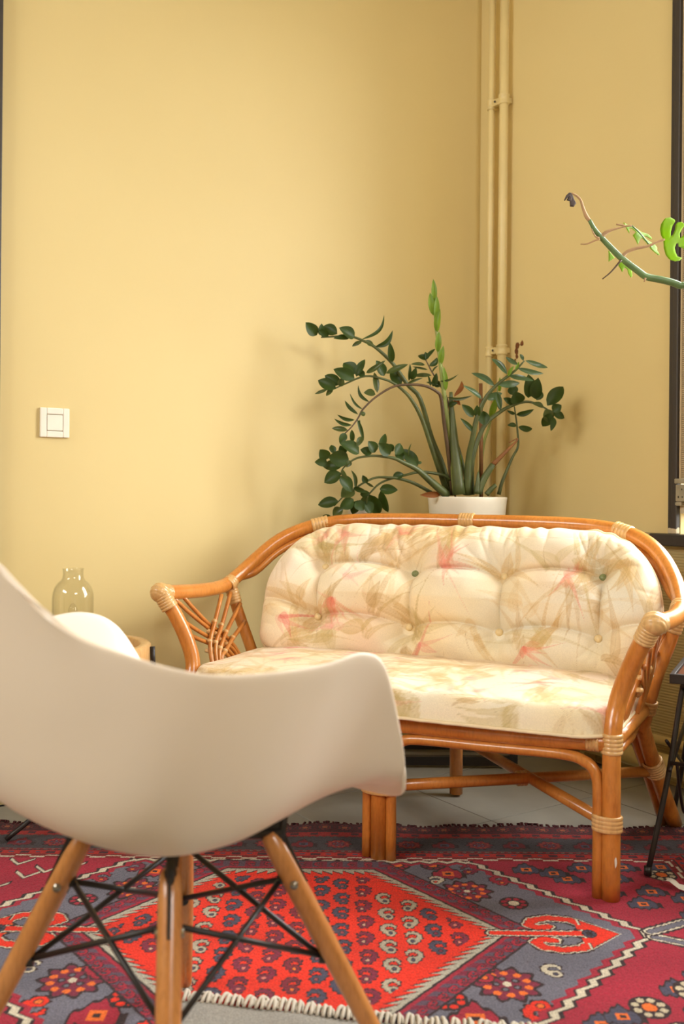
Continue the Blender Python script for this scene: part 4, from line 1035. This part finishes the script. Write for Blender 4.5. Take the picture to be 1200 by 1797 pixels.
 ('g', [(0.5014,3.19,0.8498),(0.5138,3.19,0.8955),(0.5458,3.2,0.969),(0.5638,3.2,1.0075),(0.5596,3.2,1.0697),(0.5537,3.2,1.1117),(0.5499,3.2,1.1354)], [0.0066,0.0055,0.0042,0.0037,0.0029,0.0024,0.0018], [
  ((0.5526,3.196,1.1087),(0.5243,3.1863,1.1191),0.0095,-0.0017,'g'),
  ((0.5564,3.196,1.1068),(0.6084,3.1704,1.1223),0.016,0.0038,'g'),
  ((0.5567,3.196,1.0707),(0.5272,3.1901,1.072),0.0137,0.0011,'g'),
  ((0.5625,3.196,1.0669),(0.6115,3.2135,1.0627),0.0183,0.0046,'g'),
 ]),
 ('g', [(0.4244,3.12,0.853),(0.4419,3.12,0.8959),(0.4718,3.12,0.9443)], [0.0134,0.0116,0.0093], [
 ]),
 ('d', [(0.4718,3.12,0.9443),(0.5071,3.12,0.9803),(0.546,3.13,1.0186),(0.5459,3.13,1.0257),(0.5228,3.13,1.013)], [0.0082,0.0061,0.0029,0.0018,0.0016], [
 ]),
 ('g', [(0.4512,3.12,0.8497),(0.4671,3.12,0.8676),(0.4812,3.12,0.8802)], [0.0089,0.0082,0.0064], [
 ]),
 ('g', [(0.4195,3.11,0.8512),(0.4227,3.11,0.8903),(0.4242,3.11,0.9206)], [0.0089,0.0071,0.0025], [
 ]),
 ('g', [(0.3292,3.13,0.8468),(0.2752,3.09,0.8889),(0.2303,3.06,0.925),(0.1869,3.04,0.945),(0.155,3.03,0.9583),(0.1026,3.02,0.9644),(0.0576,3.01,0.9603),(0.0302,3.01,0.9497),(0.0029,3.01,0.9254),(-0.0055,3.01,0.9047)], [0.0143,0.0115,0.0087,0.0063,0.0052,0.0038,0.0033,0.0029,0.0022,0.0017], [
  ((0.0506,3.006,0.9704),(-0.0081,2.9895,1.0),0.0378,0.0017,'g'),
  ((0.0887,3.016,0.9711),(0.054,3.0114,0.9827),0.0241,0.0016,'g'),
  ((0.099,3.016,0.9746),(0.0778,3.0072,1.0085),0.031,-0.0001,'g'),
  ((0.1162,3.016,0.9782),(0.1306,3.0407,1.0332),0.0207,0.0011,'g'),
  ((0.1443,3.026,0.9685),(0.1089,3.0124,1.0021),0.0346,0.0006,'g'),
  ((0.1546,3.026,0.9789),(0.1375,3.0335,0.9999),0.0207,0.0007,'g'),
  ((0.1616,3.026,0.9686),(0.1761,3.0433,1.0041),0.0277,0.0008,'g'),
  ((0.1866,3.036,0.9518),(0.163,3.054,0.9801),0.0243,-0.0003,'g'),
  ((0.2316,3.056,0.9354),(0.1835,3.0771,0.9882),0.0332,-0.0007,'g'),
  ((0.2021,3.036,0.9659),(0.2097,3.0251,1.0036),0.0049,-0.0017,'o'),
  ((0.2298,3.056,0.9441),(0.2441,3.0602,0.9478),0.0087,-0.0001,'g'),
  ((0.0198,3.006,0.9529),(-0.042,2.9984,0.959),0.0447,-0.0004,'g'),
  ((0.0028,3.006,0.9356),(-0.0595,3.0284,0.9322),0.0309,-0.0015,'g'),
  ((-0.0403,3.006,0.9558),(-0.0678,2.9966,0.981),0.0326,-0.0006,'g'),
  ((-0.025,3.006,0.9697),(-0.034,3.0186,0.996),0.0189,-0.0001,'g'),
  ((-0.0454,3.006,0.9438),(-0.0829,2.9953,0.9432),0.024,0.001,'g'),
  ((0.0093,3.006,0.97),(-0.008,2.9975,0.9935),0.024,-0.0015,'g'),
  ((-0.0039,3.006,0.9115),(-0.0536,3.015,0.8819),0.0378,-0.0012,'g'),
  ((0.0233,3.006,0.9495),(0.0131,3.0029,0.9288),0.0172,-0.0009,'o'),
  ((-0.0005,3.006,0.9218),(0.0169,3.0023,0.8945),0.0137,0.0015,'o'),
  ((-0.0089,3.006,0.9012),(0.0295,3.0277,0.8551),0.0344,-0.0015,'g'),
  ((0.3097,3.126,0.8493),(0.2422,3.0994,0.8468),0.0179,0.0005,'d'),
 ]),
 ('g', [(0.28,3.14,0.8553),(0.2237,3.11,0.8833),(0.1768,3.1,0.897),(0.1409,3.09,0.9001),(0.1056,3.09,0.8998),(0.0702,3.08,0.8853),(0.0387,3.08,0.8639),(0.0107,3.08,0.846),(-0.0243,3.09,0.8103)], [0.0061,0.0053,0.0046,0.0041,0.0035,0.0033,0.003,0.0025,0.0018], [
  ((0.0404,3.076,0.8621),(0.0279,3.1055,0.9224),0.0105,0.007,'o'),
  ((0.0387,3.076,0.8603),(-0.0033,3.0662,0.8389),0.0404,0.0013,'o'),
  ((0.0351,3.076,0.8673),(0.0772,3.0673,0.8537),0.0141,0.0007,'g'),
  ((-0.0103,3.086,0.8246),(-0.0742,3.1066,0.8132),0.0324,-0.0012,'g'),
  ((0.0354,3.076,0.8322),(-0.0065,3.0697,0.8038),0.0334,-0.0015,'g'),
  ((0.004,3.086,0.8001),(-0.0276,3.0989,0.7783),0.03,0.0014,'o'),
  ((-0.0328,3.086,0.7786),(-0.0664,3.0955,0.7657),0.0212,-0.0007,'g'),
  ((0.0495,3.076,0.8288),(0.0325,3.0985,0.7859),0.0264,-0.0004,'g'),
  ((0.0772,3.076,0.8818),(0.0628,3.0716,0.9062),0.0169,-0.0008,'g'),
  ((0.0425,3.076,0.8252),(0.0672,3.0714,0.7974),0.0299,0.001,'g'),
 ]),
 ('g', [(0.3417,3.15,0.8954),(0.319,3.14,0.9094),(0.2491,3.12,0.9192),(0.1951,3.11,0.9079),(0.1414,3.1,0.8931),(0.1132,3.1,0.8787),(0.0921,3.1,0.8573),(0.0711,3.1,0.8323)], [0.0054,0.005,0.0046,0.0039,0.0035,0.0032,0.0028,0.0021], [
  ((0.1167,3.096,0.8646),(0.1729,3.0881,0.8615),0.029,0.0012,'g'),
  ((0.1203,3.096,0.8593),(0.1454,3.1293,0.7915),0.0255,0.0002,'g'),
  ((0.085,3.096,0.8466),(0.1187,3.1299,0.7859),0.0425,0.0001,'g'),
  ((0.078,3.096,0.843),(0.0679,3.1059,0.8073),0.0219,0.0007,'o'),
  ((0.0567,3.096,0.8463),(0.0849,3.0927,0.8537),0.0212,-0.0012,'g'),
  ((0.099,3.096,0.8697),(0.0725,3.1039,0.8855),0.0071,0.0004,'o'),
  ((0.1571,3.096,0.9003),(0.1914,3.1087,0.9114),0.0219,0.0005,'g'),
  ((0.0675,3.096,0.8252),(0.0889,3.0894,0.7849),0.0354,-0.0016,'g'),
 ]),
]

potP = Vector((.402, 3.2, BT)); potH = .842 - BT
zz = thing('potted_zz_plant', 'large dark green arching houseplant in a white pot behind the sofa', 'plant', potP)
inv = lambda p: Vector(p) - potP
pot_mesh((0, 0, 0), .126, .108, potH, 'pot', zz)
MB().lathe([(.119, potH - .012), (.08, potH - .006), (.001, potH - .004)], (0, 0, 0), 32).obj('soil', M_SOIL, zz)
sd = 0
for mt, pts, rad, leaves in PLANT:
    pp = [inv(p) for p in pts]
    st = MB().tube(pp, rad, 9, 4).obj('stem', STEM[mt], zz)
    for b, t, wd, cv, cm in leaves:
        sd += 1; V, F = blade(inv(b), inv(t), wd, cv, sd)
        o = mesh_obj('leaf', V, F, LEAF[cm], st)
MB().tube([inv((.442, 3.2, 1.206)), inv((.447, 3.2, .835))], .0062, 8).obj('support_stick', simple('bamboo_stick', rgba(124, 80, 40), .6, .15, 40), zz)
MB().tube([inv((.337, 3.15, 1.12)), inv((.348, 3.16, .99)), inv((.36, 3.17, .84))], [.0022, .0028, .003], 6, 3).obj('support_stick', STEM['d'], zz)
sp2P = Vector((.045, 3.17, BT))
sp_ = thing('small_white_pot', 'small white pot showing just above the sofa rail under drooping leaves', 'pot', sp2P)
pot_mesh((0, 0, 0), .045, .036, .155, 'pot_body', sp_)
MB().lathe([(.040, .142), (.001, .146)], (0, 0, 0), 24).obj('soil', M_SOIL, sp_)

# ================================================================= SIDE TABLE WITH MAGAZINE RACK, RIGHT
st0 = thing('side_table', 'black metal side table with reddish wooden top and wire rack right of the sofa', 'table', (.742, 2.25, .0), SA)
LW, LD, LT = .44, .34, .452
m = MB(); m.box((0, 0, LT - .022), (LW, .012, LT)).box((0, LD - .012, LT - .022), (LW, LD, LT)).box((0, .012, LT - .022), (.012, LD - .012, LT)).box((LW - .012, .012, LT - .022), (LW, LD - .012, LT))
m.obj('top_frame', M_BLACK, st0, smooth=False, bevel=.002)
MB().box((.012, .012, LT - .020), (LW - .012, LD - .012, LT - .006)).obj('tabletop', M_TABTOP, st0, smooth=False)
for y, dy in ((.03, -.085), (LD - .03, .06)):
    fr = []
    MB().tube([(-.035, y + dy, .016), (.0, y + dy * .45, .22), (.022, y + .004, LT - .05), (.032, y + .002, LT - .032), (.05, y, LT - .028), (LW - .05, y, LT - .028), (LW - .032, y + .002, LT - .032), (LW - .022, y + .004, LT - .05), (LW, y + dy * .45, .22), (LW + .035, y + dy, .016)], .0062, 10, 4).obj('leg_frame', M_BLACK, st0)
    for x in (-.035, LW + .035): MB().tube([(x, y + dy, .0105), (x, y + dy, .03)], .0085, 10).obj('foot_cap', M_BLACK, st0)
for x in (.005, LW - .005):
    MB().tube([(x, -.02, .24), (x, LD + .02, .30)], .005, 8).obj('cross_bar', M_BLACK, st0)
    MB().tube([(x - .01, LD + .005, .16), (x - .01, .0, .30)], .004, 8).obj('cross_bar', M_BLACK, st0)
for k in range(8):
    x = .02 + k * (LW - .04) / 7
    MB().tube([(x, -.015, .255), (x, .03, .19), (x, .11, .115), (x, .17, .10), (x, .23, .115), (x, .31, .19), (x, .345, .275)], .0036, 8, 4).obj('rack_wire', M_BLACK, st0)
for v, z in ((-.015, .255), (.345, .275)): MB().tube([(.005, v, z), (LW - .005, v, z)], .0045, 8).obj('rack_rail', M_BLACK, st0)

# ---------------------------------------------------------------- monstera
L1 = [(0.7682,2.4,1.4702),(0.7599,2.3883,1.4783),(0.7533,2.3751,1.4892),(0.7521,2.3661,1.4988),(0.7583,2.3599,1.5098),(0.7733,2.3641,1.5146),(0.7857,2.3725,1.5128),(0.7898,2.3779,1.5093),(0.7839,2.3835,1.4991),(0.7824,2.3934,1.4867),(0.7846,2.4023,1.478),(0.7895,2.4033,1.4799),(0.7936,2.396,1.491),(0.7927,2.3866,1.5011),(0.7967,2.3831,1.5077),(0.8077,2.3877,1.5095),(0.8187,2.3978,1.5049),(0.8133,2.4007,1.498),(0.8098,2.4084,1.487),(0.8148,2.4183,1.4788),(0.8216,2.4172,1.4843),(0.8311,2.4105,1.4981),(0.8421,2.4213,1.4927),(0.8504,2.4354,1.4818),(0.8588,2.4543,1.4655),(0.8534,2.4609,1.4544),(0.8452,2.4624,1.4475),(0.8328,2.4448,1.4597),(0.8245,2.4391,1.461),(0.8163,2.4335,1.4623),(0.8127,2.4262,1.4684),(0.8067,2.4244,1.4667),(0.8054,2.4313,1.4579),(0.8123,2.4432,1.4486),(0.8192,2.4529,1.4418),(0.8343,2.4624,1.4406),(0.8275,2.4646,1.4336),(0.8152,2.4598,1.4313),(0.8001,2.4492,1.434),(0.7863,2.4345,1.4421),(0.7752,2.4182,1.4538)]
L2 = [(0.6775,2.42,1.5159),(0.6928,2.4219,1.5088),(0.7094,2.4266,1.5051),(0.7225,2.425,1.4942),(0.7413,2.4314,1.4915),(0.7497,2.4296,1.4833),(0.7492,2.4254,1.4772),(0.7358,2.4243,1.4843),(0.727,2.4198,1.4831),(0.7387,2.4176,1.4722),(0.7526,2.4182,1.464),(0.7588,2.4145,1.4544),(0.7569,2.4083,1.446),(0.7628,2.4034,1.4348),(0.7501,2.399,1.4363),(0.7381,2.4007,1.4467),(0.7361,2.4047,1.4542),(0.7299,2.4105,1.4671),(0.7199,2.4127,1.477),(0.7116,2.4037,1.4686),(0.7046,2.3919,1.4553),(0.6952,2.4042,1.4801),(0.7059,2.416,1.4912),(0.6983,2.42,1.5022),(0.6914,2.4174,1.5027),(0.6877,2.4045,1.4855),(0.6826,2.4123,1.5007)]
L3 = [(0.6434,2.43,1.4494),(0.6629,2.441,1.4351),(0.6547,2.4401,1.4295),(0.6464,2.4392,1.4239)]
L4 = [(0.6754,2.44,1.4404),(0.6922,2.4474,1.4344),(0.7049,2.4562,1.4197),(0.7114,2.4623,1.4072),(0.7134,2.4666,1.3961),(0.7099,2.4667,1.3919),(0.7023,2.4616,1.4002),(0.6986,2.4575,1.4093),(0.6896,2.4532,1.4134),(0.6836,2.4549,1.402),(0.6723,2.4468,1.4158)]
stem = [(0.8736,2.4,1.338),(0.8461,2.4,1.3529),(0.8186,2.4,1.3595),(0.809,2.4,1.3594),(0.7911,2.4,1.3661),(0.7636,2.4,1.3727),(0.7279,2.4,1.3798),(0.7086,2.4,1.3928),(0.6865,2.4,1.4091),(0.6644,2.4,1.4267),(0.6422,2.4,1.4485),(0.6201,2.4,1.4716),(0.6035,2.4,1.4907),(0.5895,2.4,1.5152)]
tip = [(0.5896,2.4,1.5139),(0.5812,2.4,1.5261),(0.5728,2.4,1.548),(0.5686,2.4,1.5617),(0.5589,2.4,1.5726),(0.5465,2.4,1.5793)]
dry1 = [(0.5442,2.39,1.5771),(0.5374,2.39,1.5776),(0.5306,2.39,1.5707),(0.5252,2.39,1.5584),(0.5266,2.39,1.5571),(0.5347,2.39,1.5667)]
dry2 = [(0.546,2.41,1.5823),(0.5447,2.41,1.5671),(0.5457,2.41,1.5501),(0.5545,2.41,1.5501),(0.5605,2.41,1.559),(0.5544,2.41,1.57),(0.5501,2.41,1.581)]
dry3 = [(0.5385,2.395,1.5764),(0.5353,2.395,1.5654),(0.5326,2.395,1.5599),(0.5428,2.395,1.5578),(0.5454,2.395,1.5682)]
pet1 = [(0.6671,2.4,1.4254),(0.6807,2.4,1.4392),(0.7026,2.4,1.4476),(0.73,2.4,1.4534),(0.7518,2.4,1.4632),(0.771,2.4,1.4702)]
pet2 = [(0.6173,2.4,1.473),(0.6282,2.4,1.484),(0.6419,2.4,1.491),(0.6638,2.4,1.4972),(0.6774,2.4,1.5009),(0.6912,2.4,1.5019)]
root1 = [(0.6121,2.39,1.4668),(0.6012,2.39,1.4635),(0.5821,2.39,1.4551),(0.5663,2.39,1.4544)]
root2 = [(0.6616,2.38,1.4152),(0.6482,2.38,1.3988),(0.6347,2.38,1.3837),(0.6171,2.38,1.3692)]
root3 = [(0.7227,2.39,1.3744),(0.7195,2.39,1.3648)]
root4 = [(0.6107,2.39,1.469),(0.6038,2.39,1.4717),(0.5983,2.39,1.4785),(0.5927,2.39,1.4907)]
root5 = [(0.6803,2.41,1.5036),(0.6692,2.41,1.5062),(0.6568,2.41,1.5081)]
rib2 = [(0.6932,2.412,1.5051),(0.7113,2.412,1.4892),(0.7252,2.412,1.4728),(0.7419,2.412,1.4536),(0.7586,2.412,1.4331)]

mpP = Vector((1.03, 2.33, LT))
mon = thing('monstera_plant', 'monstera vine with bright green split leaves reaching past the dark window frame', 'plant', mpP)
mi = lambda p: Vector(p) - mpP
MB().lathe([(.001, 0), (.07, 0), (.095, .15), (.1, .15), (.1, .165), (.09, .165), (.085, .14), (.001, .138)], (0, 0, 0), 32).obj('pot', simple('terracotta', rgba(168, 96, 60), .8, .1), mon)
MB().tube([(.02, .02, .1), (.02, .03, .75), (.015, .03, 1.05)], .012, 10).obj('support_stick', simple('moss_pole', rgba(92, 70, 44), .95, .3, 60, .6), mon)
ms_ = MB().tube([(0, 0, .12), (.03, .02, .35), (.0, .0, .62), (-.04, .03, .8)] + [mi(p) for p in stem], [.009] * 4 + [.0085] * 6 + [.0082, .008, .0078, .0074, .007, .0064, .0056, .0045], 10, 4).obj('stem', STEM['v'], mon)
MB().tube([mi(p) for p in tip], [.0046, .005, .0034, .003, .0026, .002], 8, 4).obj('dry_tip', STEM['w'], mon)
def poly_leaf(P, mat, cup, parent, thick=.0009):
    bm = bmesh.new(); vs = [bm.verts.new(mi(p)) for p in P]; es = [bm.edges.new((vs[k], vs[(k + 1) % len(vs)])) for k in range(len(vs))]
    bmesh.ops.triangle_fill(bm, edges=es, use_beauty=True)
    for _ in range(2): bmesh.ops.subdivide_edges(bm, edges=bm.edges[:], cuts=1, use_grid_fill=True)
    c = sum((mi(p) for p in P), Vector()) / len(P)
    for v in bm.verts:
        q = v.co - c; v.co.y += cup * (q.x * q.x + q.z * q.z) / .01 + .004 * math.sin(q.x * 90) * math.cos(q.z * 70)
    bmesh.ops.recalc_face_normals(bm, faces=bm.faces)
    me = bpy.data.meshes.new('leaf'); bm.to_mesh(me); bm.free(); me.materials.append(mat)
    for p_ in me.polygons: p_.use_smooth = True
    o = bpy.data.objects.new('leaf', me); COL.objects.link(o); o.parent = parent
    s_ = o.modifiers.new('t', 'SOLIDIFY'); s_.thickness = thick; return o
p1 = MB().tube([mi(p) for p in pet1], [.0052, .0044, .004, .0034, .0028, .0024], 8, 4).obj('petiole', STEM['w'], mon)
p2_ = MB().tube([mi(p) for p in pet2], [.006, .0052, .0034, .0018, .0022, .0024], 8, 4).obj('petiole', STEM['w'], mon)
poly_leaf(L1, LEAF['m'], .01, mon); poly_leaf(L2, LEAF['m'], .012, mon); poly_leaf(L3, LEAF['m'], .006, mon); poly_leaf(L4, LEAF['m'], .006, mon)
MB().tube([mi(p) + Vector((0, -.004, 0)) for p in rib2], [.002, .0018, .0015, .0012, .0006], 6, 3).obj('midrib', STEM['v'], mon)
for D_ in (dry1, dry2, dry3):
    o = poly_leaf(D_, STEM['k'], .02, mon, .003); o.name = 'withered_leaf'
for q in (root1, root2, root3, root4, root5): MB().tube([mi(p) for p in q], [.0028, .0022, .0018, .0014][:len(q)] if len(q) > 2 else [.0026, .0014], 7, 3).obj('aerial_root', STEM['w'] if q is not root2 else STEM['r'], mon)

# ================================================================= ROUND TABLE AND GLASS LAMP, LEFT
TC = Vector((-.685, 2.5, 0)); TZ = .468
rt = thing('round_table', 'round pale wood tray table on thin black legs beside the left wall', 'table', TC)
Rt_ = .205
MB().lathe([(Rt_ - .026, TZ - .05), (Rt_, TZ - .052), (Rt_ + .001, TZ - .045), (Rt_ + .001, TZ - .003), (Rt_ - .003, TZ), (Rt_ - .023, TZ), (Rt_ - .026, TZ - .003), (Rt_ - .026, TZ - .05)], (0, 0, 0), 64).obj('rim', M_TABWOOD, rt)
MB().lathe([(.001, TZ - .03), (Rt_ - .026, TZ - .03), (Rt_ - .026, TZ - .045), (.001, TZ - .045)], (0, 0, 0), 48).obj('tray_floor', M_TABWOOD_D, rt)
for k, an in enumerate((.05, .05 + 2 * math.pi / 3, .05 + 4 * math.pi / 3)):
    c, s = math.cos(an), math.sin(an); r0 = Rt_ + .007
    o = MB().tube([(r0 * c, r0 * s, TZ - .006), (r0 * c, r0 * s, TZ - .12), (.17 * c, .17 * s, .30), (.02 * c, .02 * s, .17), tuple(x * c - y * s for x, y in [(-.045, -.06)]) + tuple(x * s + y * c for x, y in [(-.045, -.06)]) + (.075,), tuple(x * c - y * s for x, y in [(-.12, -.10)]) + tuple(x * s + y * c for x, y in [(-.12, -.10)]) + (.013,)], .0062, 10, 4).obj('leg', M_BLACK, rt)
lampP = Vector((-.672, 2.5, TZ - .03))
lp = thing('glass_lamp', 'clear glass bottle shaped lamp with open neck standing on the round table', 'lamp', lampP)
MB().lathe([(.001, 0), (.044, 0), (.047, .004), (.047, .026), (.044, .03), (.001, .03)], (0, 0, 0), 40).obj('base', M_TABWOOD, lp)
prof = [(.046, .03), (.0505, .036), (.0512, .07), (.0512, .145), (.050, .158), (.0455, .172), (.038, .183), (.030, .190), (.0265, .196), (.0255, .206), (.0255, .216), (.027, .2185), (.026, .2195)]
MB().lathe(prof + [(r_ - .002, z_) for r_, z_ in reversed(prof)], (0, 0, 0), 48).obj('glass_shade', M_GLASS, lp)
MB().lathe([(.014, .03), (.014, .06), (.011, .064), (.001, .064)], (0, 0, 0), 24).obj('socket', M_BLACK, lp)
MB().lathe([(.0105, .062), (.0125, .085), (.0125, .105), (.0105, .120), (.006, .130), (.001, .133)], (0, 0, 0), 24).obj('bulb', M_GLASS, lp)
